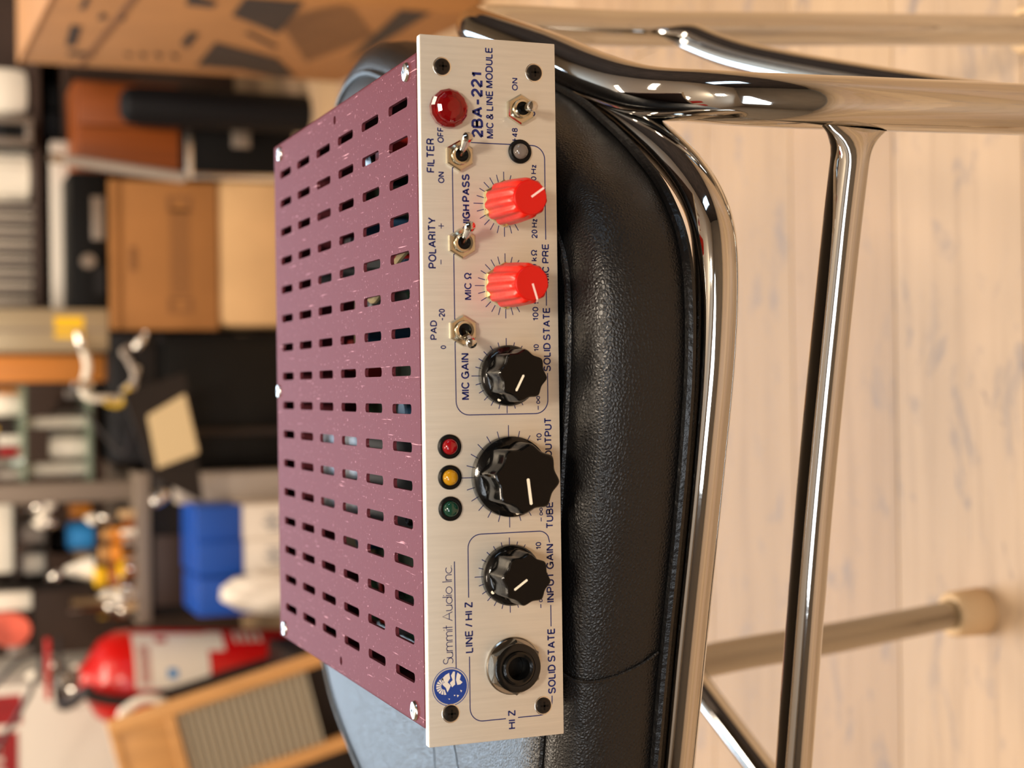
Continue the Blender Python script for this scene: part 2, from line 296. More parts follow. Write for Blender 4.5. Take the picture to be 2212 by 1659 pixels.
TEXT=[
('2BA-221', 185.35, 24.32, 205.52, 28.14, 'B') ,
('MIC & LINE MODULE', 185.34, 20.9, 213.45, 23.33, 'M') ,
('ON', 200.59, 12.66, 204.49, 14.62, 'M') ,
('OFF', 192.77, 6.91, 198.07, 9.02, 'M') ,
('+48', 184.5, 12.9, 189.0, 14.86, 'M') ,
('FILTER', 174.11, 40.2, 184.53, 42.78, 'M') ,
('OFF', 183.25, 37.14, 188.07, 39.22, 'M') ,
('ON', 170.99, 37.14, 174.48, 39.17, 'M') ,
('HIGH PASS', 157.54, 28.96, 174.1, 31.52, 'B') ,
('200 Hz', 169.78, 6.82, 177.93, 8.69, 'M') ,
('20 Hz', 154.93, 6.74, 161.08, 8.7, 'M') ,
('POLARITY', 145.04, 40.05, 160.56, 42.64, 'M') ,
('+', 157.08, 37.36, 158.91, 39.38, 'L') ,
('-', 146.19, 38.38, 147.87, 38.8, 'L') ,
('MIC Ω', 135.58, 28.8, 143.99, 31.19, 'M') ,
('10 kΩ', 144.11, 6.98, 151.43, 9.01, 'M') ,
('100 Ω', 129.12, 6.76, 136.46, 8.76, 'M') ,
('MIC PRE', 140.99, 2.92, 153.38, 5.31, 'M') ,
('SOLID STATE', 113.43, 2.8, 133.5, 5.3, 'M') ,
('PAD', 123.41, 40.13, 129.3, 42.34, 'M') ,
('-20', 129.17, 37.53, 132.82, 39.52, 'M') ,
('0', 120.59, 37.3, 121.72, 39.08, 'M') ,
('MIC GAIN', 105.04, 29.94, 119.3, 32.58, 'M') ,
('10', 119.6, 6.76, 121.99, 8.53, 'M') ,
('-∞', 101.44, 6.69, 105.93, 8.25, 'M') ,
('OUTPUT', 86.62, 2.78, 99.1, 5.28, 'M') ,
('TUBE', 64.42, 2.66, 72.82, 5.09, 'M') ,
('10', 91.67, 6.22, 94.26, 7.98, 'M') ,
('-∞', 66.67, 6.26, 71.13, 7.66, 'M') ,
('INPUT GAIN', 41.42, 2.68, 59.62, 5.28, 'M') ,
('10', 57.98, 6.87, 60.45, 8.74, 'M') ,
('-∞', 39.74, 6.74, 44.15, 8.21, 'M') ,
('SOLID STATE', 12.87, 2.59, 33.35, 5.2, 'M') ,
('LINE / HI Z', 27.69, 29.85, 43.41, 32.47, 'M') ,
('HI Z', 3.17, 16.23, 9.11, 18.69, 'M') ,
]
for t in TEXT: link('lettering', bm2me(word(*t)), 'ink', fp, label='navy print reading '+t[0])
# thin monoline maker's name
G = {'S': ([[(.46, .86)]+arc(.25, .76, .23, 40, 270, 12)[1:]+arc(.25, .26, .27, 90, -140, 12)], .56),
 'u': ([[(0, .64), (0, .26)]+arc(.24, .24, .24, 180, 360, 10), [(.48, .64), (.48, 0)]], .62),
 'm': ([[(0, .64), (0, 0)], arc(.2, .44, .2, 180, 0, 8)+[(.4, 0)], arc(.6, .44, .2, 180, 0, 8)+[(.8, 0)]], .95),
 'n': ([[(0, .64), (0, 0)], arc(.24, .4, .24, 180, 0, 8)+[(.48, 0)]], .62),
 'i': ([[(0, .64), (0, 0)], [(0, .84), (0, .92)]], .14), 't': ([[(.08, 1), (.08, 0)], [(-.06, .64), (.26, .64)]], .34),
 'A': ([[(0, 0), (.4, 1), (.8, 0)], [(.14, .32), (.66, .32)]], .93), 'd': ([arc(.3, .3, .3, 0, 360, 20), [(.6, 1), (.6, 0)]], .76),
 'o': ([arc(.32, .31, .31, 0, 360, 20)], .76), 'I': ([[(0, 1), (0, 0)]], .14), 'c': ([arc(.31, .31, .31, 45, 315, 16)], .64), '.': ([[(0, 0), (0, .08)]], .1), ' ': ([], .34)}
def mono(s):
    x = 0; out = []
    for ch in s:
        P, wd = G[ch]
        for p in P: out.append([(x+a, b) for a, b in p])
        x += wd
    return out, x
pp, wid = mono('Summit Audio Inc.')
bm = bmesh.new()
add_strokes(bm, [[(24.9+a/wid*30.0, 36.45+b*3.1) for a, b in P] for P in pp], .24, -.05)
add_strokes(bm, [[(23.4, 35.45), (55.9, 35.55)]], .3, -.05)
link('maker_name', bm2me(bm), 'ink', fp, label='thin navy maker name with underline', kind='stuff')
# border lines
bm = bmesh.new(); r = 4.2
BL = ([[(26.6, 31.1)]+arc(6.55+r, 31.1-r, r, 90, 180)+[(6.55, 19.4)], [(6.55, 15.4)]+arc(6.55+r, 3.9+r, r, 180, 270)+[(12.3, 3.9)], [(33.9, 3.9), (40.6, 3.9)],
    [(60.1, 4.0)]+arc(63.8-3.6, 4.0+3.6, 3.6, 300, 360)+arc(63.8-r, 31.1-r, r, 0, 90)+[(44.6, 31.1)],
    [(122.4, 34.4)]+arc(100.4+r, 34.3-r, r, 90, 180)+arc(100.4+r, 3.95+r, r, 180, 270)+[(113, 3.95)],
    [(134, 4.0), (140.6, 4.0)], [(154.6, 3.95), (164, 3.95)]+arc(183.8-r, 3.95+r, r, 270, 360)+arc(183.8-r, 34.5-r, r, 0, 90)+[(122.3, 34.4)]])
bm.free()
for P in BL:
    bm = bmesh.new(); add_strokes(bm, [P], .3, -.045); link('border_line', bm2me(bm), 'ink', fp)
def ticks(cx, cz, rl, rs, ri, tl):
    bm = bmesh.new()
    for k in range(-8, 9):
        a = math.radians(90+k*15); lg = k in (-6, 0, 6); ro = rl if lg else rs
        add_strokes(bm, [[(cx+ri*math.cos(a), cz+ri*math.sin(a)), (cx+ro*math.cos(a), cz+ro*math.sin(a))]], .25, -.045)
    link('tick_marks', bm2me(bm), 'ink', fp, label=tl, kind='stuff')
ticks(165.25, 17.75, 10.05, 9.3, 6.9, 'scale marks around the high pass knob'); ticks(140.0, 17.68, 10.05, 9.3, 6.9, 'scale marks around the impedance knob')
ticks(112.3, 17.65, 11.6, 10.6, 8.1, 'scale marks around the mic gain knob'); ticks(81.2, 17.3, 15.8, 14.4, 11.3, 'scale marks around the largest knob'); ticks(50.7, 17.5, 11.6, 10.6, 8.1, 'scale marks around the input gain knob')
# round emblem: sun over a mountain lake, blue on silver
E_ = (17.9, 37.35)
bm = bmesh.new(); add_strokes(bm, [arc(*E_, 5.75, 0, 360, 48)], .22, -.045)
bm.faces.new([bm.verts.new((a, -.045, b)) for a, b in arc(*E_, 5.3, 0, 360, 40)[:-1]]); em = link('emblem', bm2me(bm), 'emblem', fp, label='round blue emblem of sun and mountain')
def ep(u, v): return (E_[0]+u, E_[1]+v)
bm = bmesh.new()
for k in range(9):
    a0 = 12+k*20; bm.faces.new([bm.verts.new((a, -.06, b)) for a, b in [ep(.3+1.0*math.cos(math.radians(t)), 2.0+1.0*math.sin(math.radians(t))) for t in (a0, a0+14)]+[ep(.3+2.6*math.cos(math.radians(t)), 1.7+2.9*math.sin(math.radians(t))) for t in (a0+14, a0)]])
for pl in ([(-1.6, 1.0), (-.2, 1.5), (.9, 2.6), (1.6, 1.9), (2.5, 2.9), (3.7, 1.6), (4.3, .4), (2.6, .1), (1.4, .9), (.4, -.1), (-.6, .4)], [(-.2, -.5), (1.2, .2), (2.0, -.7), (3.4, -.2), (4.6, -.9), (4.5, -1.5), (2.4, -1.4), (.6, -1.5)], [(.4, -2.2), (1.9, -1.8), (3.3, -2.0), (4.2, -2.3), (3.3, -3.4), (1.9, -3.0), (1.1, -3.9), (.5, -3.2)], [(-3.0, -1.2), (-2.5, -1.0), (-2.6, -1.6)], [(-3.4, -2.2), (-2.6, -2.0), (-2.8, -2.7)], [(-2.0, -3.4), (-1.2, -3.1), (-1.4, -3.7)], [(-3.9, .4), (-3.5, .8), (-3.6, .2)]):
    bm.faces.new([bm.verts.new((E_[0]+a, -.06, E_[1]+b)) for a, b in pl])
link('emblem_picture', bm2me(bm), 'panel_edge', fp, kind='stuff')
def phillips(parent, name, c, ax, rr, m, dark):
    """pan head with a flat darker cross that paints the shade of a recess"""
    bm = bmesh.new(); h = rr*.36
    add_lathe(bm, [(rr, 0), (rr, h*.25), (rr*.86, h*.75), (rr*.5, h), (0, h)], c, ax, 24)
    s = link(name, bm2me(bm), m, parent, smooth=True)
    u, v, a = frame(ax); c = Vector(c); bm = bmesh.new()
    for d, e in ((u, v), (v, u)):
        q = [c+a*(h+.03)+d*(rr*.52)*i+e*(rr*.12)*j for i, j in ((-1, -1), (1, -1), (1, 1), (-1, 1))]; bm.faces.new([bm.verts.new(x) for x in q])
    link('cross_shade', bm2me(bm), dark, s)  # flat cross, recess shade painted onto the head
for x, z in ((206.5, 37.4), (206.5, 7.1), (9.8, 37.3), (9.5, 6.85)):
    lathe('countersink', [(2.95, 0), (2.85, .06), (2.5, .05)], (x, 0, z), 'screw', D, (0, -1, 0), 28)
    phillips(D, 'panel_screw', (x, 0, z), (0, -1, 0), 2.55, 'blackmetal', 'knobtop')
# LEDs in black grommets
for x, m, l in ((90.9, 'ledred', 'red'), (81.55, 'ledamber', 'amber'), (72.0, 'ledgreen', 'green')):
    g = lathe('led_ring', [(3.75, 0), (3.7, .7), (3.2, 1.0), (2.5, .9), (2.45, .3)], (x, 0, 36.75), 'blackmatte', D, (0, -1, 0), 32)
    lathe('led_dome', [(2.5, .2), (2.45, 1.1), (2.1, 1.9), (1.3, 2.4), (0, 2.6)], (x, 0, 36.75), m, g, (0, -1, 0), 24, label=l+' indicator lens')
g = lathe('led_ring', [(3.75, 0), (3.7, .7), (3.2, 1.0), (2.5, .9), (2.45, .3)], (181.7, 0, 12.35), 'blackmatte', D, (0, -1, 0), 32)
lathe('led_dome', [(2.5, .2), (2.45, 1.1), (2.1, 1.9), (1.3, 2.4), (0, 2.6)], (181.7, 0, 12.35), 'ledclear', g, (0, -1, 0), 24, label='clear colourless indicator lens')
# red jewel: faceted bezel lens
jx, jz = 193.6, 35.9
g = lathe('jewel_lamp', [(5.6, 0), (5.95, .5), (5.95, 2.2), (5.2, 3.4), (4.9, 3.5), (4.6, 4.4), (3.6, 5.0), (1.8, 5.45), (0, 5.5)], (jx, 0, jz), 'jewel', D, (0, -1, 0), 13, smooth=False, label='faceted red jewel pilot lamp')
lathe('reflector', [(4.6, .15), (3.8, .5), (3.0, 1.6), (1.0, 1.9), (0, 1.9)], (jx, 0, jz), 'jewelcore', g, (0, -1, 0), 12, smooth=False)
# toggle switches
def toggle(x, z, dx, dy, dz, lab):
    b = Vector((x, 0, z)); a0 = random.uniform(0, 1)
    nut = lathe('hex_nut', [(4.75, 0), (4.75, 1.5), (4.3, 2.0), (3.1, 2.05)], b, 'nickel', D, (0, -1, 0), 6, smooth=False)
    lathe('bushing', [(3.0, 1.5), (3.0, 3.0), (2.75, 3.4), (2.1, 3.3), (1.9, 1.8), (0, 1.6)], b, 'nickel', nut, (0, -1, 0), 24)
    lathe('bushing_hole', [(1.95, 1.9), (0, 1.9)], b+Vector((0, -.05, 0)), 'blackmatte', nut, (0, -1, 0), 20)
    d = Vector((dx, -dy, dz)); L = d.length
    lathe('toggle_lever', [(.95, 0), (1.15, L*.45), (1.6, L*.82), (1.72, L*.9), (1.5, L*.97), (.8, L*1.0), (0, L*1.02)], b+Vector((0, -1.6, 0)), 'chrome', D, d, 20, label=lab)
toggle(179.4, 32.5, 4.9, 8.2, .2, 'chrome filter toggle tipped right'); toggle(152.8, 32.1, 4.8, 8.2, .2, 'chrome polarity toggle tipped right')
toggle(126.2, 32.2, -4.5, 8.4, .2, 'chrome pad toggle tipped left'); toggle(194.6, 12.3, -.5, 9.2, -.5, 'chrome power toggle pointing forward')
# red knobs: fluted tapered barrel, round cap, pointer line
def red_knob(x, z, ang, lab):
    tilt = Vector((-.03, -1, .0)); c = Vector((x, 0, z))
    lathe('hex_nut', [(7.3, 0), (7.3, 1.2), (6.2, 1.6), (0, 1.6)], c, 'brass', D, (0, -1, 0), 6, smooth=False)
    fl = lambda i, t: 1-.055*abs(math.sin(t*5.5*1)) if i < 1 else 1-.06*(.5-.5*math.cos(11*t))
    k = lathe('knob', [(6.9, 1.7), (6.9, 2.4), (6.75, 9), (6.2, 18.6), (5.9, 20.6), (5.3, 21.4), (0, 21.5)], c, 'redplastic', D, tilt, 110, rf=lambda i, t: (1-.11*(.5-.5*math.cos(11*t))**1.6) if i < 5 else 1, label=lab)
    lathe('knob_cap', [(5.15, 21.3), (5.15, 22.0), (4.9, 22.25), (0, 22.3)], c, 'redtop', k, tilt, 40)
    a = math.radians(ang); d = Vector((math.cos(a), 0, math.sin(a))); s = Vector((-math.sin(a), 0, math.cos(a))); o = c+tilt.normalized()*22.36
    bm = bmesh.new(); bm.faces.new([bm.verts.new(o+d*u+s*v) for u, v in ((.2, -.32), (5.1, -.32), (5.1, .32), (.2, .32))]); 
    bm.faces.new([bm.verts.new(o+d*u+s*v+Vector((0, q, 0))) for u, v, q in ((5.1, -.32, 0), (5.95, -.32, 1.1), (5.95, .32, 1.1), (5.1, .32, 0))]); link('pointer_line', bm2me(bm), 'pinkwhite', k)
red_knob(165.4, 17.9, -55, 'red fluted high pass knob'); red_knob(140.1, 17.8, 197, 'red fluted impedance knob')
# black lobed knobs on round skirts
def black_knob(x, z, R, Rb, H, ang, n, lab, ll):
    c = Vector((x, 0, z)); a = math.radians(ang)
    sk = R/9.4
    k = lathe('knob', [(R, .3), (R, 2.2), (R*.985, 2.9), (R*.86, 4.0), (R*.8, 4.2)], c, 'blackgloss', D, (0, -1, 0), 64, label=lab)
    rf = lambda i, t: 1-.125*abs(math.sin(n*t/2+.5))**1.4
    lathe('knob_body', [(Rb*1.04, 3.6), (Rb*1.02, 5.0), (Rb, H-.9), (Rb*.97, H-.2), (Rb*.93, H)], c, 'blackgloss', k, (0, -1, 0), 112, rf=rf)
    lathe('knob_top', [(Rb*.95, H-.25), (Rb*.93, H+.02), (0, H+.04)], c, 'knobtop', k, (0, -1, 0), 112, rf=rf)
    d = Vector((math.cos(a), 0, math.sin(a))); s = Vector((-math.sin(a), 0, math.cos(a))); o = c+Vector((0, -H-.08, 0)); o2 = o
    bm = bmesh.new(); wv = .36*sk
    bm.faces.new([bm.verts.new(o+d*u+s*v) for u, v in ((.1, -wv), (ll, -wv), (ll+wv*.7, 0), (ll, wv), (.1, wv), (.1-wv*.7, 0))]); link('pointer_line', bm2me(bm), 'ivory', k)
    lathe('pointer_dot', [(.62*sk, 0), (.55*sk, .12), (0, .16)], c+d*(R*.885)+Vector((0, -3.65, 0)), 'ivory', k, d*.55+Vector((0, -1, 0)), 16)
black_knob(112.3, 17.65, 9.4, 8.0, 14.0, 152, 8, 'black lobed mic gain knob', 5.2)
black_knob(81.2, 17.3, 12.5, 10.7, 15.5, 187, 8, 'black lobed output knob, the largest', 7.6)
black_knob(50.9, 17.6, 9.4, 8.0, 14.5, 124, 8, 'black lobed input gain knob', 4.9)
# phone jack
c = (22.7, 0, 17.0)
j = lathe('jack_washer', [(8.9, 0), (8.9, .7), (8.5, 1.1), (6, 1.1)], c, 'chrome_dull', D, (0, -1, 0), 48)
lathe('jack_nut', [(8.6, 1.0), (8.6, 3.4), (7.9, 4.4), (5.4, 4.5)], c, 'nutdark', D, (0, -1, 0), 6, smooth=False, label='dark hexagonal nut of the jack')
lathe('jack_face', [(7.5, 3.6), (7.45, 4.75), (7.1, 4.95), (5.6, 4.95)], c, 'blackgloss', D, (0, -1, 0), 48)
lathe('jack_bushing', [(7.0, 4.0), (6.6, 4.6), (5.3, 4.8), (5.1, 5.6), (4.5, 5.9), (3.6, 5.6), (3.3, 4.6), (3.2, -.5), (0, -.5)], c, 'blackgloss', D, (0, -1, 0), 48)
lathe('jack_hole', [(3.15, -.2), (0, -.2)], (c[0], -.6, c[2]), 'blackmatte', D, (0, -1, 0), 24)

# --- perforated cover
X0, X1, Y0, Y1, ZT = 4.9, 211.3, 3.0, 197.8, 44.75
bm = bmesh.new(); edges = []
def loop(P, z):
    vs = [bm.verts.new((a, b, z)) for a, b in P]
    for i in range(len(vs)): edges.append(bm.edges.new((vs[i], vs[(i+1) % len(vs)])))
    return vs
ol = loop([(X0+1.2, Y0), (X1-1.2, Y0), (X1-1.2, Y1-1.2), (X0+1.2, Y1-1.2)], ZT)
def rrect(x0, x1, y0, y1, r, n=3):
    return arc(x1-r, y1-r, r, 0, 90, n)+arc(x0+r, y1-r, r, 90, 180, n)+arc(x0+r, y0+r, r, 180, 270, n)+arc(x1-r, y0+r, r, 270, 360, n)
for i in range(16):
    for jj in range(6):
        cx = 18.9+i*11.915; yy = (12, 43.4, 74.4, 105.5, 136.3, 167.0)[jj]
        loop(rrect(cx-1.55, cx+1.55, yy, yy+20 if jj < 5 else yy+19.3, 1.25), ZT)
for hx, hy in ((206.2, 98.5), (10.2, 99.5)): loop(arc(hx, hy, 1.6, 0, 360, 14)[:-1], ZT)
bmesh.ops.triangle_fill(bm, use_beauty=True, use_dissolve=False, edges=edges)
# rolled edges and side walls
def strip(P, Q):
    A = [bm.verts.new(p) for p in P]; B = [bm.verts.new(p) for p in Q]
    for i in range(len(A)-1): bm.faces.new((A[i], A[i+1], B[i+1], B[i]))
prev = None
for dx, dz in ((1.2, 0), (.6, .12), (.15, .5), (0, 1.2), (0, 42.9)):
    cur = [(X0+dx, Y0, ZT-dz), (X0+dx, Y1-dx, ZT-dz), (X1-dx, Y1-dx, ZT-dz), (X1-dx, Y0, ZT-dz)]
    if prev: strip(prev, cur)
    prev = cur
bmesh.ops.remove_doubles(bm, verts=bm.verts, dist=.002)
cv = link('cover', bm2me(bm), 'cover', D, label='scratched purple anodised cover with six rows of slots')
so = cv.modifiers.new('thickness', 'SOLIDIFY'); so.thickness = .0012; so.offset = -1
for x, y in ((206.7, 12.6), (206.6, 186.0), (108.1, 193.4), (9.2, 188.6), (9.0, 12.4)):
    phillips(D, 'cover_screw', (x, y, ZT), (0, 0, 1), 3.1 if y != 193.4 else 2.8, 'screw', 'capgrey')
box('bottom_pan', (X0+2, X1-2, 3.2, Y1-3, .6, 2.2), 'pan', D)
pb = box('circuit_board', (12, 204, 12, 188, 8, 9.6), 'pcb', D)
for x, y in ((16, 18), (200, 18), (16, 182), (200, 182)): lathe('standoff', [(2.4, 2.2), (2.4, 8)], (x, y, 0), 'screw', pb, seg=6, smooth=False)
def can(x, y, r_, h, m): lathe('capacitor', [(r_, 9.6), (r_, 9.6+h-.8), (r_-.8, 9.6+h), (0, 9.6+h)], (x, y, 0), m, pb, seg=20)
for i in range(46):
    x = random.uniform(22, 194); y = random.uniform(26, 178); t = random.random()
    if 52 < x < 96 and 96 < y < 150: continue
    if t < .6: can(x, y, random.choice((3, 4, 5, 6.5)), random.uniform(8, 24), random.choice(('capblue', 'capgrey', 'blackgloss', 'capgrey', 'blackgloss')))
    else: box('relay', (x-6, x+6, y-4, y+4, 9.6, 9.6+random.uniform(6, 16)), random.choice(('capcream', 'capred', 'blackmatte', 'capgrey', 'white', 'capblue')), pb, bev=.4)
box('transformer', (54, 94, 98, 148, 9.6, 38), 'capgrey', pb, bev=1)
box('film_capacitor', (170, 186, 24, 42, 9.6, 30), 'capcream', pb, bev=.6); box('film_capacitor', (186, 198, 66, 84, 9.6, 34), 'capred', pb, bev=.6)
tube('wire', [(150, 14, 14), (156, 40, 34), (140, 80, 36), (150, 120, 30), (120, 160, 20)], 1.3, 'capcream', pb, seg=8); tube('wire', [(20, 14, 14), (34, 50, 32), (26, 90, 30), (40, 150, 14)], 1.3, 'capred', pb, seg=8)

# ================================================================ THE CHAIR
CH = root('chair', 'chair with black leather seat and bent chrome tube frame carrying the audio module', 'chair', (60, 150, FZ))
OUT = catmull([(-155, 52, 0), (-90, 34, 0), (-30, 18, 0), (20, 7, 0), (70, -5, 0), (115, -13, 0), (148, -12, 0), (169, 1, 0), (184, 20, 0), (197, 41, 0), (214, 74, 0), (235, 130, 0), (252, 180, 0), (264, 222, 0), (263, 258, 0), (250, 284, 0), (215, 306, 0), (100, 326, 0), (-10, 332, 0), (-46, 312, 0), (-66, 284, 0), (-86, 240, 0), (-118, 170, 0), (-165, 90, 0)], 5, True)
bm = bmesh.new(); n = len(OUT); rings = []
nm = []
for i in range(n):
    t = (OUT[(i+1) % n]-OUT[i-1]).normalized(); nm.append(Vector((t.y, -t.x, 0)))
ctr = Vector((60, 150, 0))
PROF = [(-14, -42), (-3, -40.5), (.5, -37.5), (1.5, -30), (1.8, -20), (.5, -12), (-2, -8), (-6, -5.2), (-11, -3.9), (-13, -4.3), (-15, -3.3), (-19, -2.0), (-26, -1.2), (-40, -.7), (-70, -.4)]
for dr, z in PROF:
    rings.append([bm.verts.new(OUT[i]+nm[i]*dr+Vector((0, 0, z + (1.2*math.sin(i*.9) if -36 < z < -8 else 0)*.3))) for i in range(n)])
for A, B in zip(rings, rings[1:]):
    for i in range(n): bm.faces.new((A[i], A[(i+1) % n], B[(i+1) % n], B[i]))
c0 = bm.verts.new(ctr+Vector((0, 0, -.3)))
for i in range(n): bm.faces.new((rings[-1][i], rings[-1][(i+1) % n], c0))
bm.faces.new(rings[0][::-1])
seat = link('seat', bm2me(bm), 'leather', CH, smooth='all', label='padded black leather seat')
tube('piping', [OUT[i]+nm[i]*-13+Vector((0, 0, -3.4)) for i in range(0, n, 2)], 1.5, 'leather', seat, seg=8, n=3, closed=True)
tube('lower_welt', [OUT[i]+nm[i]*1.0+Vector((0, 0, -38.6)) for i in range(0, n, 2)], 1.9, 'piping', seat, seg=8, n=3, closed=True)
tube('seat_seam', [(17, 12, -4), (14.5, 8.5, -8), (14, 6.6, -14), (15.5, 5.9, -22), (18.5, 5.4, -30), (22, 5.2, -36)], .55, 'leather', seat, seg=6)
# side frame: front leg, bend, seat rail, bend, splayed rear leg - one tube per side
RR = [(207, -8, FZ+14), (205.5, -8, -330), (204, -7.5, -200), (202.5, -6, -120), (202.6, -1, -86), (205, 12, -62), (210, 34, -50), (221, 66, -46), (238, 110, -45.5), (255, 158, -45), (266, 190, -46), (273, 210, -54), (277.5, 222, -76), (282, 235, -115), (288, 250, -165), (302, 272, -290), (318, 296, FZ+14)]
tube('side_frame', RR, 9.0, 'chrome', CH, seg=28, n=10, label='right chrome tube forming leg and seat rail')
LL = [(-160, 62, FZ+14), (-160, 62, -200), (-159, 64, -110), (-152, 84, -64), (-134, 130, -50), (-90, 200, -50), (-62, 232, -60), (-50, 248, -100), (-42, 290, -200), (-42, 330, -320), (-42, 374, FZ+22)]
tube('side_frame', LL, 9.0, 'chrome_dull', CH, seg=24, n=10, label='left chrome tube forming leg and seat rail')  # greyer chrome puts the grey reflections of this tube into its colour
# inner seat rail: along the right side, round the corner and across the front
FR = [(258, 215, -53), (241, 160, -52), (225, 110, -51), (209, 66, -50.5), (194, 33, -50), (179.5, 9, -50), (164.5, -6, -50), (148.5, -10.8, -50), (120.6, -8.8, -50), (83, -1, -50), (30, 11.5, -50), (-22, 23.5, -50), (-80, 38, -50), (-128, 56, -50), (-142, 90, -51), (-120, 140, -51)]
tube('seat_rail', FR, 7.0, 'chrome', CH, seg=24, n=10, squash=lambda t: (1.0, 1.05), label='chrome rail round the seat front')
def stretcher(P, rr, lab=None, n=1, ends=(1, 1)):
    pts = []; a, b = Vector(P[0]), Vector(P[-1]); L = (b-a).length
    path = catmull(P, 16)
    def r_(t): return rr
    def sq(t):
        d = min(t if ends[0] else 1, (1-t) if ends[1] else 1)*L; q = max(0, 1-d/34.0)
        return (1-.55*q*q, 1+1.0*q*q)
    return tube('stretcher', path, r_, 'chrome', CH, seg=28, n=1, squash=sq, label=lab)
stretcher([(194, -6, -106), (150, 2, -104.5), (60, 20, -104.5), (-60, 42, -106), (-152, 62, -108)], 6.6, 'chrome front stretcher with trumpet end')
stretcher([(284.5, 240, -172), (262, 190, -182), (225, 70, -192), (206, 0, -200)], 7.4, 'dark reflecting side stretcher')
stretcher([(-44, 288, -196), (-90, 200, -200), (-156, 66, -206)], 7.0)
for x, y in ((-42, 374), (318, 296), (207, -8), (-160, 62)):
    lathe('rubber_foot', [(0, 0), (14.5, 0), (15.5, 2), (14.5, 26), (12.8, 28), (9.6, 28.2), (9.6, 14)], (x, y+(1 if y > 0 else 0), FZ+.2), 'cream', CH, (0, -.1 if y > 300 else 0, 1), 28, label='cream rubber foot')

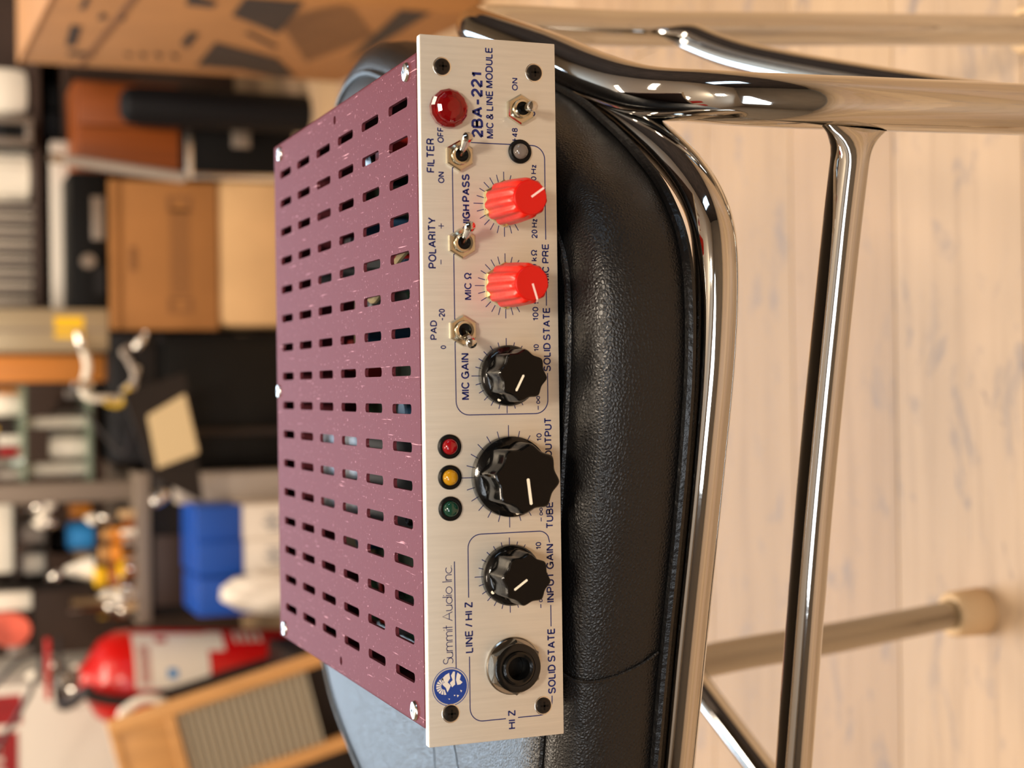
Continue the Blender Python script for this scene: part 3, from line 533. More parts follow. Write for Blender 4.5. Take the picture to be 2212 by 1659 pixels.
# ================================================================ THE CLUTTERED SHOP BEHIND
BG=[
('flight_case', 'black flight case with silver edge trim under the orange cabinet', 'case', None, 'black', 'case', 479, 629, 2250, 2630, -460, -266),
('wooden_cabinet', 'small orange-brown wooden cabinet standing on the black flight case', 'cabinet', None, 'orange', 'cabinet', 485, 642, 2250, 2550, -266, -79),
('padded_tube', 'tall dark padded tube bag with rounded top before the orange cabinet', 'bag', None, 'navy', 'pad', 550, 616, 2120, 2180, -460, -142),
('cardboard_box', 'brown cardboard box with faint print above the pale box', 'box', None, 'card', 'print', 214, 472, 2250, 2580, -319, -133),
('cardboard_box', 'pale cream cardboard box at the bottom of the stack', 'box', None, 'cream_card', 'plain', 219, 479, 2250, 2590, -460, -319),
('amplifier', 'black amplifier with a round knob on top of the brown box', 'amplifier', None, 'black', 'amp', 252, 483, 2250, 2390, -133, -69),
('steel_shelf', 'dark shelf with pale front rail above the black amplifier', 'shelf', None, 'brown', 'shelf', 256, 685, 2400, 2700, -83, -21),
('paper_box', 'upright white box in the right shelf corner by the big carton', 'box', None, 'white', 'round', 601, 687, 2400, 2520, -18, 64),
('speaker', 'slim black speaker in grey frame on the shelf', 'speaker', None, 'greymetal', 'frame', 537, 586, 2330, 2450, -16, 68),
('lamp_shade', 'white fluted lamp shade standing on the shelf', 'lamp', None, 'white', 'flute', 452, 542, 2400, 2520, -23, 66),
('record_sleeve', 'thin mid grey record sleeve standing in the row on the shelf', 'record', 'record sleeves in the row on the shelf', 'sleeve0', 'plain', 435, 442, 2400, 2580, -20, 59),
('record_sleeve', 'thin dark grey record sleeve standing in the row on the shelf', 'record', 'record sleeves in the row on the shelf', 'sleeve1', 'plain', 427, 434, 2407, 2587, -20, 59),
('record_sleeve', 'thin pale grey record sleeve standing in the row on the shelf', 'record', 'record sleeves in the row on the shelf', 'sleeve2', 'plain', 419, 425, 2401, 2581, -20, 59),
('record_sleeve', 'thin mid grey record sleeve standing in the row on the shelf', 'record', 'record sleeves in the row on the shelf', 'sleeve0', 'plain', 411, 418, 2408, 2588, -20, 59),
('record_sleeve', 'thin dark grey record sleeve standing in the row on the shelf', 'record', 'record sleeves in the row on the shelf', 'sleeve1', 'plain', 402, 409, 2402, 2582, -19, 59),
('record_sleeve', 'thin pale grey record sleeve standing in the row on the shelf', 'record', 'record sleeves in the row on the shelf', 'sleeve2', 'plain', 395, 402, 2409, 2589, -20, 59),
('record_sleeve', 'thin mid grey record sleeve standing in the row on the shelf', 'record', 'record sleeves in the row on the shelf', 'sleeve0', 'plain', 386, 393, 2403, 2583, -19, 60),
('record_sleeve', 'thin dark grey record sleeve standing in the row on the shelf', 'record', 'record sleeves in the row on the shelf', 'sleeve1', 'plain', 378, 385, 2410, 2590, -20, 59),
('record_sleeve', 'thin pale grey record sleeve standing in the row on the shelf', 'record', 'record sleeves in the row on the shelf', 'sleeve2', 'plain', 370, 377, 2404, 2584, -19, 60),
('record_sleeve', 'thin mid grey record sleeve standing in the row on the shelf', 'record', 'record sleeves in the row on the shelf', 'sleeve0', 'plain', 362, 369, 2411, 2591, -20, 59),
('record_sleeve', 'thin dark grey record sleeve standing in the row on the shelf', 'record', 'record sleeves in the row on the shelf', 'sleeve1', 'plain', 353, 360, 2405, 2585, -19, 60),
('record_sleeve', 'thin pale grey record sleeve standing in the row on the shelf', 'record', 'record sleeves in the row on the shelf', 'sleeve2', 'plain', 346, 353, 2412, 2592, -19, 60),
('record_sleeve', 'thin mid grey record sleeve standing in the row on the shelf', 'record', 'record sleeves in the row on the shelf', 'sleeve0', 'plain', 337, 344, 2406, 2586, -19, 60),
('record_sleeve', 'thin dark grey record sleeve standing in the row on the shelf', 'record', 'record sleeves in the row on the shelf', 'sleeve1', 'plain', 328, 335, 2400, 2580, -18, 60),
('record_sleeve', 'thin pale grey record sleeve standing in the row on the shelf', 'record', 'record sleeves in the row on the shelf', 'sleeve2', 'plain', 321, 328, 2407, 2587, -19, 60),
('record_sleeve', 'thin mid grey record sleeve standing in the row on the shelf', 'record', 'record sleeves in the row on the shelf', 'sleeve0', 'plain', 312, 319, 2401, 2581, -18, 61),
('record_sleeve', 'thin dark grey record sleeve standing in the row on the shelf', 'record', 'record sleeves in the row on the shelf', 'sleeve1', 'plain', 304, 311, 2408, 2588, -19, 60),
('record_sleeve', 'thin pale grey record sleeve standing in the row on the shelf', 'record', 'record sleeves in the row on the shelf', 'sleeve2', 'plain', 296, 303, 2402, 2582, -18, 61),
('record_sleeve', 'thin mid grey record sleeve standing in the row on the shelf', 'record', 'record sleeves in the row on the shelf', 'sleeve0', 'plain', 288, 295, 2409, 2589, -18, 60),
('record_sleeve', 'thin dark grey record sleeve standing in the row on the shelf', 'record', 'record sleeves in the row on the shelf', 'sleeve1', 'plain', 279, 286, 2403, 2583, -18, 61),
('record_sleeve', 'thin pale grey record sleeve standing in the row on the shelf', 'record', 'record sleeves in the row on the shelf', 'sleeve2', 'plain', 271, 278, 2410, 2590, -18, 61),
('record_sleeve', 'thin mid grey record sleeve standing in the row on the shelf', 'record', 'record sleeves in the row on the shelf', 'sleeve0', 'plain', 263, 270, 2404, 2584, -18, 61),
('storage_crate', 'dark grey crate on top of the big black cabinet', 'crate', None, 'darkgrey', 'plain', -16, 209, 2250, 2470, -210, -130),
('speaker_cabinet', 'big black speaker cabinet left of the two cardboard boxes', 'speaker', None, 'black', 'speaker', -33, 206, 2250, 2630, -460, -210),
('metal_cabinet', 'beige metal cabinet with yellow sticker on the grey crate', 'cabinet', None, 'beige', 'sticker', 176, 250, 2250, 2380, -131, 90),
('wooden_post', 'upright orange-brown wooden post beside the beige metal cabinet', 'post', None, 'wood', 'plain', 125, 172, 2300, 2360, -136, 89),
('shelf_upright', 'grey metal upright post left of the glass shelf', 'post', None, 'greypost', 'plain', -80, -47, 2260, 2305, -174, 93),
('glass_shelf', 'greenish glass shelf holding white tubes', 'shelf', None, 'glassgreen', 'glass', -49, 118, 2290, 2550, -106, -98),
('tube', 'short white tube standing on the glass shelf by the wooden post', 'tube', None, 'white', 'cyl', 67, 107, 2350, 2390, 6, 66),
('tube', 'warm white upright tube in the middle of the glass shelf', 'tube', None, 'white', 'cyl', 45, 65, 2330, 2360, -102, -1),
('tube', 'stubby white tube on glass shelf', 'tube', None, 'white', 'cyl', -8, 29, 2320, 2360, -100, -38),
('tube', 'pale tube on the glass shelf next to the grey upright post', 'tube', None, 'white', 'cyl', -40, -15, 2330, 2360, -100, 0),
('glass_shelf', 'upper greenish glass shelf under the warm white tube', 'shelf', None, 'glassgreen', 'glass', -45, 119, 2290, 2550, 3, 10),
('shelf_board', 'dark board carrying the blue can left of the grey upright', 'shelf', None, 'darkbrown', 'plain', -236, -86, 2290, 2490, -115, -109),
('shelf_board', 'thin board under the paper rolls', 'shelf', None, 'darkbrown', 'plain', -222, -84, 2300, 2500, -30, -26),
('shelf_board', 'topmost thin board under the cream binder', 'shelf', None, 'darkbrown', 'plain', -219, -81, 2300, 2500, 22, 25),
('shelf_upright', 'dark shelf post between the cream binder and the round tin', 'post', None, 'darkbrown', 'plain', -233, -223, 2290, 2490, -176, 94),
('shelf_board', 'board carrying the round tin', 'shelf', None, 'darkbrown', 'plain', -336, -225, 2240, 2440, -4, 1),
('desk', 'dark desk carrying the clutter behind the blue and white boxes', 'desk', None, 'darkbrown', 'desk', -292, -32, 2230, 2670, -460, -170),
('storage_box', 'white box with blue band and scribbled writing beside the black speaker cabinet', 'box', None, 'whitebox', 'blue', -139, -81, 2050, 2200, -460, -241),
('storage_box', 'white box with blue band, nearer the fire extinguisher', 'box', None, 'whitebox', 'blue', -192, -139, 2040, 2200, -460, -241),
('storage_box', 'pale grey lidded box leaning over the blue banded boxes', 'box', None, 'palegrey', 'plain', -85, -32, 2155, 2223, -460, -230),
('plastic_bag', 'crumpled white plastic bag before the blue banded box', 'bag', None, 'whitebox', 'bag', -252, -182, 1950, 2020, -460, -264),
('storage_box', 'blue box behind the crumpled white bag', 'box', None, 'blue', 'plain', -261, -196, 2050, 2200, -460, -242),
('spray_can', 'light blue spray can on the desk', 'can', None, 'lightblue', 'cyl', -171, -117, 2320, 2370, -111, -64),
('spray_can', 'darker blue can fallen below the light blue spray can', 'can', None, 'blue2', 'cyl', -228, -178, 2345, 2395, -113, -83),
('wood_block', 'orange wooden block behind the blue cans', 'block', None, 'orangey', 'plain', -117, -92, 2360, 2400, -116, -72),
('jar', 'orange jar right of the light blue can', 'jar', None, 'orangey', 'jar', -155, -128, 2290, 2350, -177, -116),
('jar', 'orange jar with round base left of the first orange jar', 'jar', None, 'orangey', 'jar', -191, -158, 2280, 2340, -175, -114),
('jar', 'tall amber jar with big yellow lid', 'jar', None, 'amber', 'yjar', -232, -192, 2260, 2290, -172, -105),
('jar', 'short jar with yellow lid at the desk edge', 'jar', None, 'amber', 'yjar', -216, -184, 2234, 2264, -172, -141),
('binder', 'tall cream binder standing next to grey upright post', 'binder', None, 'white', 'plain', -203, -83, 2330, 2530, 24, 84),
('paper_roll', 'pale paper roll beside the cream binder', 'roll', None, 'palegrey', 'cyl', -158, -118, 2330, 2380, -28, 19),
('paper_roll', 'cream paper roll left of the pale roll', 'roll', None, 'white', 'cyl', -210, -171, 2330, 2380, -26, 11),
('bottle', 'dark brown bottle on the shelf', 'bottle', None, 'darkbrown', 'cyl', -185, -136, 2400, 2450, -120, -40),
('funnel', 'cream plastic funnel leaning against blue can', 'funnel', None, 'white', 'cone', -224, -180, 2292, 2342, -107, -55),
('paper_roll', 'white paper roll lying at the left end of shelf', 'roll', None, 'white', 'plain', -258, -229, 2260, 2320, 0, 88),
('fruit_tin', 'round red and teal patterned tin at upper left', 'tin', None, 'redteal', 'disc', -319, -262, 2250, 2320, 1, 67)]
GLINTS=[(-86, 2290, -15), (-85, 2290, -33), (-100, 2290, -23), (-116, 2290, -33), (-116, 2290, -18), (-113, 2290, -104), (-111, 2290, -126), (-207, 2290, -42), (-234, 2290, -167), (-245, 2290, -127), (-266, 2290, -134), (-239, 2290, -146), (-255, 2290, -150), (-274, 2290, -155), (-263, 2290, -187), (-350, 2290, -31), (-365, 2290, 1), (-393, 2290, -66), (-359, 2290, -70), (-246, 2290, -141), (181, 2290, -111), (173, 2290, -174), (153, 2290, -103), (117, 2290, -100), (-304, 2290, -212), (-246, 2290, -205), (-200, 2290, -181), (-208, 2290, -106)]  # positions of the added glint beads
PRINTS=[[(1744, -17), (1564, -7), (1572, -21), (1738, -30)], [(1411, -181), (1252, -173), (1220, -241), (1520, -263)], [(1858, -216), (1622, -201), (1728, -310), (1904, -380), (1932, -357), (1867, -285)], [(1706, -407), (1196, -358), (1178, -396), (1610, -411)], [(1839, -28), (1793, -27), (1786, -61), (1821, -65)], [(1785, -102), (1766, -102), (1780, -112), (1808, -112)], [(1776, -121), (1757, -121), (1775, -132), (1808, -133)], [(1766, -141), (1748, -141), (1770, -153), (1807, -155)], [(1765, -163), (1747, -163), (1768, -176), (1801, -178)], [(1508, -33), (1467, -33), (1470, -41), (1511, -43)], [(1505, -55), (1463, -55), (1466, -63), (1508, -65)], [(1446, -5), (1359, -4), (1356, -9), (1450, -12)], [(1368, -118), (1295, -111), (1337, -150), (1372, -151)], [(1651, -159), (1555, -155), (1564, -169), (1695, -176)], [(1538, -224), (1515, -223), (1617, -285), (1642, -287)]]
STRIPES=[[(1412, -238), (1246, -281), (1252, -282), (1422, -240)], [(1425, -243), (1256, -285), (1261, -286), (1435, -245)], [(1439, -248), (1266, -289), (1271, -291), (1448, -250)], [(1452, -252), (1276, -293), (1281, -295), (1462, -255)], [(1466, -257), (1286, -298), (1291, -299), (1476, -260)], [(1479, -262), (1296, -302), (1301, -304), (1490, -265)], [(1493, -267), (1306, -307), (1312, -308), (1504, -270)], [(1508, -272), (1316, -311), (1322, -313), (1518, -275)], [(1522, -277), (1327, -316), (1333, -317), (1533, -280)], [(1537, -283), (1337, -320), (1343, -322), (1548, -285)], [(1552, -288), (1348, -325), (1354, -327), (1563, -291)], [(1567, -293), (1359, -330), (1365, -332), (1578, -296)], [(1582, -299), (1370, -335), (1376, -337), (1594, -302)], [(1598, -304), (1381, -340), (1387, -342), (1609, -307)], [(1614, -310), (1392, -345), (1399, -346), (1625, -313)], [(1630, -316), (1404, -350), (1410, -352), (1642, -319)], [(1646, -322), (1415, -355), (1422, -357), (1658, -325)], [(1663, -328), (1427, -360), (1434, -362), (1675, -331)], [(1680, -334), (1439, -365), (1446, -367), (1692, -337)], [(1697, -340), (1451, -370), (1458, -372), (1710, -343)], [(1714, -346), (1463, -376), (1470, -378), (1727, -349)], [(1732, -352), (1476, -381), (1483, -383), (1746, -356)]]
FACE=[(1970, 37), (1416, 53), (1930, -446), (1344, -462), (1892, -348)]
PANEL_Q=[(69.0, 2018.0, -160.3), (103.2, 2018.0, -220.3), (8.1, 2018.0, -241.0), (-14.9, 2018.0, -175.1)]
PANEL_B=[(104.6, 2020.0, -123.9), (135.7, 2020.0, -222.5), (-71.5, 2020.0, -247.7), (-28.0, 2020.0, -168.0)]
EXT=[(-353.7, 2150.0, -70.8), (-383.4, 2150.0, -433.9), (-280.3, 2150.0, -161.0), (-441.6, 2150.0, -158.9), (-345.7, 2150.0, 26.8), (-340.5, 2150.0, -49.0)]
EXT_LAB=[(-271.5, 2070.0, -142.8), (-359.6, 2070.0, -264.2), (-268.9, 2070.0, -212.9), (-304.8, 2070.0, -291.4), (-332.1, 2070.0, -203.1), (-271.4, 2070.0, -303.3), (-298.1, 2070.0, -356.9), (-282.4, 2070.0, -190.4)]
HOSE=[(-284.6, 2030.0, 44.1), (-312.6, 2030.0, 51.2), (-343.3, 2030.0, 24.4), (-361.1, 2030.0, -16.6), (-360.5, 2030.0, -51.4), (-368.1, 2030.0, -72.3), (-371.8, 2030.0, -114.7), (-367.3, 2030.0, -172.3), (-357.4, 2030.0, -230.9), (-339.9, 2030.0, -290.7)]
CABLE=[(-363.5, 2100.0, 61.6), (-351.3, 2100.0, 33.7), (-287.2, 2100.0, 8.3), (-282.5, 2100.0, 22.3), (-308.8, 2100.0, 61.0)]
RING=[(-393.0, 1950.0, -105.8), (-373.3, 1950.0, -121.9), (-366.2, 1950.0, -146.4), (-373.8, 1950.0, -167.3), (-385.2, 1950.0, -175.6)]
WB=[(-355.6, 1750.0, -61.5), (-283.7, 1750.0, -339.3), (-406.1, 1750.0, -402.4), (-346.5, 1750.0, -145.0), (-291.3, 1750.0, -341.3), (-426.3, 1750.0, -157.6), (-434.7, 1750.0, -238.3)]
LLBOX=[(-320.3, 1900.0, 23.4), (-452.2, 1900.0, -78.5), (-339.7, 1900.0, 71.9), (-370.7, 1900.0, 27.2), (-380.6, 1900.0, 30.6), (-338.6, 1900.0, -32.0), (-372.1, 1900.0, -61.5)]
TAPE=[(183.9, 2200.0, -173.9), (104.6, 2200.0, -127.0), (90.3, 2200.0, -143.6), (115.8, 2200.0, -161.5), (186.5, 2200.0, -82.8), (143.8, 2200.0, -97.3), (97.4, 2200.0, -89.2), (174.5, 2200.0, -164.6), (143.1, 2200.0, -173.4)]
ARM=[(82.5, 2150.0, -76.3), (8.5, 2150.0, -142.2), (-70.2, 2150.0, -194.0), (-98.6, 2150.0, -224.2), (-50.1, 2150.0, -171.5)]
CORD=[(499.9, 2232.0, -59.9), (476.9, 2232.0, -260.8)]
USED = {}
for name, label, cat, grp, m, shape, x0, x1, y0, y1, z0, z1 in BG:
    if z0 < -455: z0 = FZ
    cx, cy, w_, h_, d_ = (x0+x1)/2, (y0+y1)/2, x1-x0, z1-z0, y1-y0
    if shape in ('plain', 'round', 'glass') or shape == 'bag' :
        if shape == 'bag':
            bm = bmesh.new(); bmesh.ops.create_icosphere(bm, subdivisions=4, radius=1)
            for v in bm.verts:
                q = v.co.copy(); s = 1+.10*math.sin(5*q.x+3*q.z)*math.cos(4*q.y+2*q.z)+.05*math.sin(13*q.x-9*q.z)
                v.co = Vector((cx+q.x*w_/2*s, cy+q.y*d_/2*s, z0+h_/2+q.z*h_/2*min(s, 1)))
            link(name, bm2me(bm), m, None, smooth='all', label=label, cat=cat, group=grp); continue
        box(name, (x0, x1, y0, y1, z0, z1), m, bev=(min(w_, d_, h_)*.3 if shape == 'round' else min(w_, h_, d_)*.12), label=label, cat=cat, group=grp); continue
    if shape == 'cyl':
        r = w_/2; lathe(name, [(0, 0), (r*.94, 0), (r, r*.08), (r, h_*.86), (r*.86, h_*.93), (r*.8, h_*.94), (r*.8, h_), (0, h_)], (cx, y0+r, z0), m, seg=24, label=label, cat=cat, group=grp); continue
    if shape == 'cone':
        r = w_/2; lathe(name, [(0, 0), (r, 0), (r, h_*.12), (r*.3, h_*.92), (0, h_)], (cx, y0+r, z0), m, seg=24, label=label, cat=cat); continue
    if shape == 'disc':
        bm = bmesh.new(); add_lathe(bm, [(0, 0), (.46, 0), (.5, .06), (.5, .92), (.46, 1), (0, 1)], (0, 0, 0), (0, 1, 0), 28)
        for v in bm.verts: v.co = Vector((cx+v.co.x*w_, y0+v.co.y*d_, z0+h_/2+v.co.z*h_))
        link(name, bm2me(bm), m, smooth=True, label=label, cat=cat); continue
    R = root(name, label, cat, (cx, cy, z0), grp)
    if shape == 'case':
        box('body', (x0+4, x1-4, y0+4, y1, z0, z1-4), m, R, bev=3)
        e = 11
        for dd in ((x0, x1, y0, y0+e, z1-e, z1), (x0, x1, y1-e, y1, z1-e, z1), (x0, x0+e, y0, y0+e, z0, z1-e), (x1-e, x1, y0, y0+e, z0, z1-e), (x0, x0+e, y0+e, y1-e, z1-e, z1)): box('edge_trim', dd, 'screw', R, bev=1.5)
        box('catch', (cx-18, cx+18, y0-4, y0+4, (z0+z1)/2-16, (z0+z1)/2+16), 'greymetal', R, bev=2)
    elif shape == 'cabinet':
        box('body', (x0, x1, y0+14, y1, z0+8, z1), m, R, bev=2)
        box('door', (x0+4, cx-2, y0, y0+14, z0+12, z1-6), m, R, bev=2); box('door', (cx+2, x1-4, y0, y0+14, z0+12, z1-6), m, R, bev=2)
        box('plinth', (x0+6, x1-6, y0+20, y1-4, z0, z0+8), 'darkbrown', R)
    elif shape == 'pad':
        r = w_/2; lathe('body', [(0, 0), (r*.9, 0), (r, 12), (r, h_-30), (r*.9, h_-10), (r*.55, h_), (0, h_+1)], (cx, y0+r, z0), m, R, seg=28)
        tube('zip', [(cx-r*.5, y0+r*.12, z0+20), (cx-r*.5, y0+r*.12, z0+h_*.5), (cx-r*.5, y0+r*.12, z1-36)], 1.2, 'darkgrey', R, seg=6)
    elif shape == 'print':
        box('carton_body', (x0, x1, y0, y1, z0, z1-16), m, R, bev=1.5)
        box('lid_flap', (x0, x1, y0-3, cy, z1-16, z1), m, R, bev=1.5)
        bm = bmesh.new(); lx = cx+6; lz = z0+h_*.36
        for i in range(15): add_box(bm, lx-72+i*10, lx-66+i*10, y0-.6, y0, lz-18, lz+16)
        for xx in (lx-92, lx+84): add_box(bm, xx-14, xx+14, y0-.6, y0, lz-22, lz-14); add_box(bm, xx-14, xx+14, y0-.6, y0, lz+12, lz+20); add_box(bm, xx-14, xx-8, y0-.6, y0, lz-14, lz+12); add_box(bm, xx+8, xx+14, y0-.6, y0, lz-14, lz+12)
        add_box(bm, cx-28, cx+14, y0-.6, y0, z1-46, z1-34); link('print', bm2me(bm), 'faint', R, label='faint brown printed blocks', kind='stuff')
    elif shape == 'amp':
        box('body', (x0, x1, y0, y1, z0+5, z1), m, R, bev=3)
        lathe('knob', [(13, 0), (12, 10), (0, 11)], (x0+w_*.34, y0, z0+h_*.55), 'greymetal', R, (0, -1, 0), 20, label='round grey knob')
        box('connector_plate', (x0+w_*.5, x0+w_*.82, y0-4, y0, z0+8, z0+h_*.45), 'greymetal', R, bev=1); box('vent_grille', (x0+w_*.1, x0+w_*.3, y0-3, y0, z0+8, z0+h_*.4), 'darkgrey', R)
        for xx in (x0+20, x1-20): lathe('foot', [(9, 0), (9, 5), (0, 5)], (xx, y0+30, z0), 'blackmatte', R, seg=12)
    elif shape == 'shelf':
        box('board', (x0-6, x1+40, y0, y1, z1-14, z1), 'brown', R, bev=1)
        box('board', (x0-6, x1+40, y0, y1, z0, z0+10), 'brown', R, bev=1)
        box('front_rail', (x0, x1-130, y0-22, y0-4, z0, z0+34), 'whitebox', R, bev=5, label='pale front rail')
        for xx in (x0-5, x1+20): box('upright', (xx, xx+18, y0+4, y1, z0+10, z1-14), 'darkbrown', R)
        box('back_board', (x0-6, x1+40, y1, y1+8, z0, z1+160), 'darkbrown', R)
        for i in range(8): box('drawer_box', (x0+16+i*50, x0+60+i*50, y0+40, y1-10, z0+10, z1-22-random.random()*12), random.choice(('darkgrey', 'black', 'brown')), R, bev=1)
    elif shape == 'frame':
        box('cabinet_body', (x0+2, x1-2, y0+8, y1, z0, z1), 'darkgrey', R)
        e = 12
        for dd in ((x0, x0+e, y0, y0+8, z0, z1), (x1-e, x1, y0, y0+8, z0, z1), (x0+e, x1-e, y0, y0+8, z0, z0+e)): box('frame_rail', dd, 'greymetal', R, bev=1.5)
        lathe('driver_cone', [(15, 0), (13, 2), (4, 1), (0, 3)], (cx, y0+6, z0+h_*.45), 'blackmatte', R, (0, -1, 0), 20)
    elif shape == 'flute':
        r = w_/2; lathe('shade', [(0, 2), (r*.8, 0), (r, 10), (r, h_), (r*.97, h_), (r*.97, 12), (0, 8)], (cx, y0+r, z0), m, R, seg=72, rf=lambda i, t: 1+.03*math.cos(18*t))
        lathe('rim', [(r*1.0, h_*.1), (r*1.03, h_*.1), (r*1.03, h_*.14), (r, h_*.14)], (cx, y0+r, z0), m, R, seg=36)
    elif shape == 'speaker':
        box('body', (x0, x1, y0+8, y1, z0, z1), m, R, bev=4); box('grille', (x0+12, x1-12, y0, y0+8, z0+14, z1-14), 'blackmatte', R, bev=3)
        for xx in (x0+7, x1-7): lathe('corner_cap', [(9, 0), (8, 5), (0, 7)], (xx, y0+8, z1-9), 'darkgrey', R, (0, -1, 0), 12)
    elif shape == 'sticker':
        box('body', (x0, x1, y0, y1, z0, z1), m, R, bev=6); box('sticker', (x0+24, x0+60, y0-.8, y0, z0+42, z0+90), 'yellow', R, label='yellow sticker')
        box('door_seam', (cx-2, cx+2, y0-1.2, y0, z0+4, z1), 'greymetal', R)
    elif shape == 'desk':
        box('desk_top', (x0, x1, y0, y1, z1-24, z1), 'greypost', R, bev=2); box('front_board', (x0+14, x1-10, y0+16, y0+34, z0+60, z1-24), 'darkbrown', R)
        for xx in (x0+4, x1-30):
            for yy in (y0+40, y1-34): box('leg', (xx, xx+26, yy, yy+26, z0, z1-24), 'darkbrown', R)
        box('drawer', (x0+30, x0+150, y0+4, y0+16, z1-84, z1-30), 'brown', R, bev=2)
    elif shape in ('jar', 'yjar'):
        r = w_/2; k = 'yellow' if shape == 'yjar' else 'lightwood'
        lathe('glass_body', [(0, 0), (r*.9, 0), (r, 4), (r, h_*.6), (r*.8, h_*.72), (0, h_*.72)], (cx, y0+r, z0), m, R, seg=24)
        lathe('lid', [(r*.85, h_*.7), (r*.9, h_*.72), (r*.9, h_*.97), (r*.8, h_), (0, h_)], (cx, y0+r, z0), k, R, seg=24, label=('yellow' if shape == 'yjar' else 'pale wooden')+' lid')
    elif shape == 'blue':
        hb = min(74, h_*.4); box('body', (x0, x1, y0, y1, z0, z1-hb), m, R, bev=2); box('blue_band', (x0-1, x1+1, y0-1, y1+1, z1-hb, z1), 'blue', R, bev=2)
        bm = bmesh.new()
        for i in range(5): add_box(bm, x0+14+i*6, x0+17+i*6, y0-.7, y0, z1-hb-66+(i*7) % 12, z1-hb-44+(i*5) % 14)
        link('scribble', bm2me(bm), 'marker', R)
# strings of white beads, added to stand for bright glints over the clutter
def glint_string(idx, label, yo=0):
    P = [(GLINTS[i][0], GLINTS[i][1]-yo, GLINTS[i][2]) for i in idx]; c = P[0]
    R = root('glint_beads', label, 'glint beads', c)
    tube('wire', P, 1.2, 'hose', R, seg=6, n=6)
    for i, p in enumerate(P): lathe('glint_bead', [(0, -10), (6, -9), (9.5, -3), (9.5, 3), (6, 8), (3.5, 11), (3.5, 15), (0, 15)], p, 'white' if i % 3 else 'screw', R, (.1*i-.3, 0, 1), 14)
glint_string(range(0, 7), 'added white beads for glints beside the grey upright post'); glint_string(range(7, 15), 'added white beads for glints hanging down left of the blue cans')
glint_string((15, 18, 16, 17, 19), 'added white beads for glints above the fire extinguisher', 60)

# small oddments heaped on the desk and on the boards above it
ODD = [(-330, -105, -160, 2236, 2275), (-290, -120, -96, 2300, 2440), (-345, -120, 14, 2330, 2440), (-360, -250, 70, 2290, 2400)]
kinds = [('tin', 'small dented tin in the heap of oddments', 'tin'), ('small_box', 'little carton in the heap of oddments', 'box'), ('bottle', 'little bottle in the heap of oddments', 'bottle')]
cols = ['whitebox', 'white', 'darkbrown', 'brown', 'greymetal', 'orangey', 'screw', 'palegrey', 'cream_card', 'redprint', 'amber', 'white']
CW = dict(whitebox='off-white', white='cream white', darkbrown='dark', brown='brown', greymetal='grey', orangey='orange', screw='shiny metal', palegrey='pale grey', cream_card='tan', redprint='dark red', amber='amber')
def oddments(xa, xb, z, y, n_, hmax, where):
    stp = (xb-xa)/n_
    for i in range(n_):
        k = random.randrange(3); m_ = random.choice(cols); x = xa+(i+.5)*stp; h = random.uniform(.45, 1)*hmax; r = stp*.42
        nm_, lb, ct = kinds[k]; gp = 'small %s on the %s' % ({'tin': 'tins', 'box': 'cartons', 'bottle': 'bottles'}[ct], where)
        lb = lb.replace('small ', 'small '+CW[m_]+' ').replace('little ', 'little '+CW[m_]+' '); lb = '%s on the %s' % (lb.replace(' in the heap of oddments', ' among the oddments'), where)
        if k == 0: lathe(nm_, [(0, 0), (r*.95, 0), (r, 2), (r, h-2), (r*.92, h), (0, h)], (x, y+r, z), m_, seg=18, label=lb, cat=ct, group=gp)
        elif k == 1: box(nm_, (x-r, x+r, y, y+r*1.6, z, z+h), m_, label=lb, cat=ct, group=gp, bev=1)
        else:
            q = root(nm_, lb, ct, (x, y+r, z), gp); r *= .8
            lathe('body', [(0, 0), (r, 0), (r, h*.55), (r*.4, h*.75), (r*.4, h*.85), (0, h*.85)], (x, y+r, z), m_, q, seg=18); lathe('cap', [(r*.5, h*.82), (r*.5, h), (0, h)], (x, y+r, z), random.choice(('white', 'screw', 'yellow')), q, seg=14)
oddments(-283.1, -94.5, -169.3, 2234, 12, 34, 'front edge of the desk')
oddments(-233.1, -100.3, -114.5, 2350, 7, 60, 'dark board by the blue can')
oddments(-238.8, -96.7, -36.7, 2440, 8, 52, 'thin board under the paper rolls')
oddments(-341.9, -236.5, -4.4, 2300, 6, 46, 'board beside the round tin')
oddments(-307.5, -216.6, -191.5, 2400, 6, 130, 'back of the desk')
oddments(273.4, 573.3, -26.5, 2600, 9, 90, 'back of the shelf')
oddments(-54.1, 114.9, -110.4, 2440, 9, 70, 'back of the lower glass shelf')
oddments(-50.1, 116.4, 3.2, 2440, 8, 70, 'back of the upper glass shelf')
# big carton on the right, face along the line of depth
R = root('carton', 'big brown cardboard carton with dark print at the right behind the chair', 'box', (850, 1650, FZ))
th = math.atan(.066); MX = Matrix.Translation((560, 1345, 0)) @ Matrix.Rotation(-th, 4, 'Z')
bm = bmesh.new(); add_box(bm, 0, 560, -60, 600, FZ, 30, MX, 4); link('body', bm2me(bm), 'carton', R, smooth=True)
bm = bmesh.new(); add_box(bm, -2, 280, -58, 598, 30, 34, MX, 1); link('lid_flap', bm2me(bm), 'carton', R)
bm = bmesh.new(); add_box(bm, -1.2, 0, -58, 598, -60, -52, MX); link('tape_edge', bm2me(bm), 'faint', R)
def fpt(y, z, o): return (560+(y-1345)*.066-o, y, z)
def ok(q): return (min(max(q[0], 1290), 1938), min(max(q[1], FZ+4), 28))
for nme, data, o, m_ in (('print', PRINTS, .9, 'print'), ('print_stripes', STRIPES, .7, 'stripe')):
    bm = bmesh.new()
    for pl in data:
        pl = [ok(q) for q in pl]
        try: bm.faces.new([bm.verts.new(fpt(a, b, o)) for a, b in pl])
        except ValueError: pass
    link(nme, bm2me(bm), m_, R, kind='stuff')

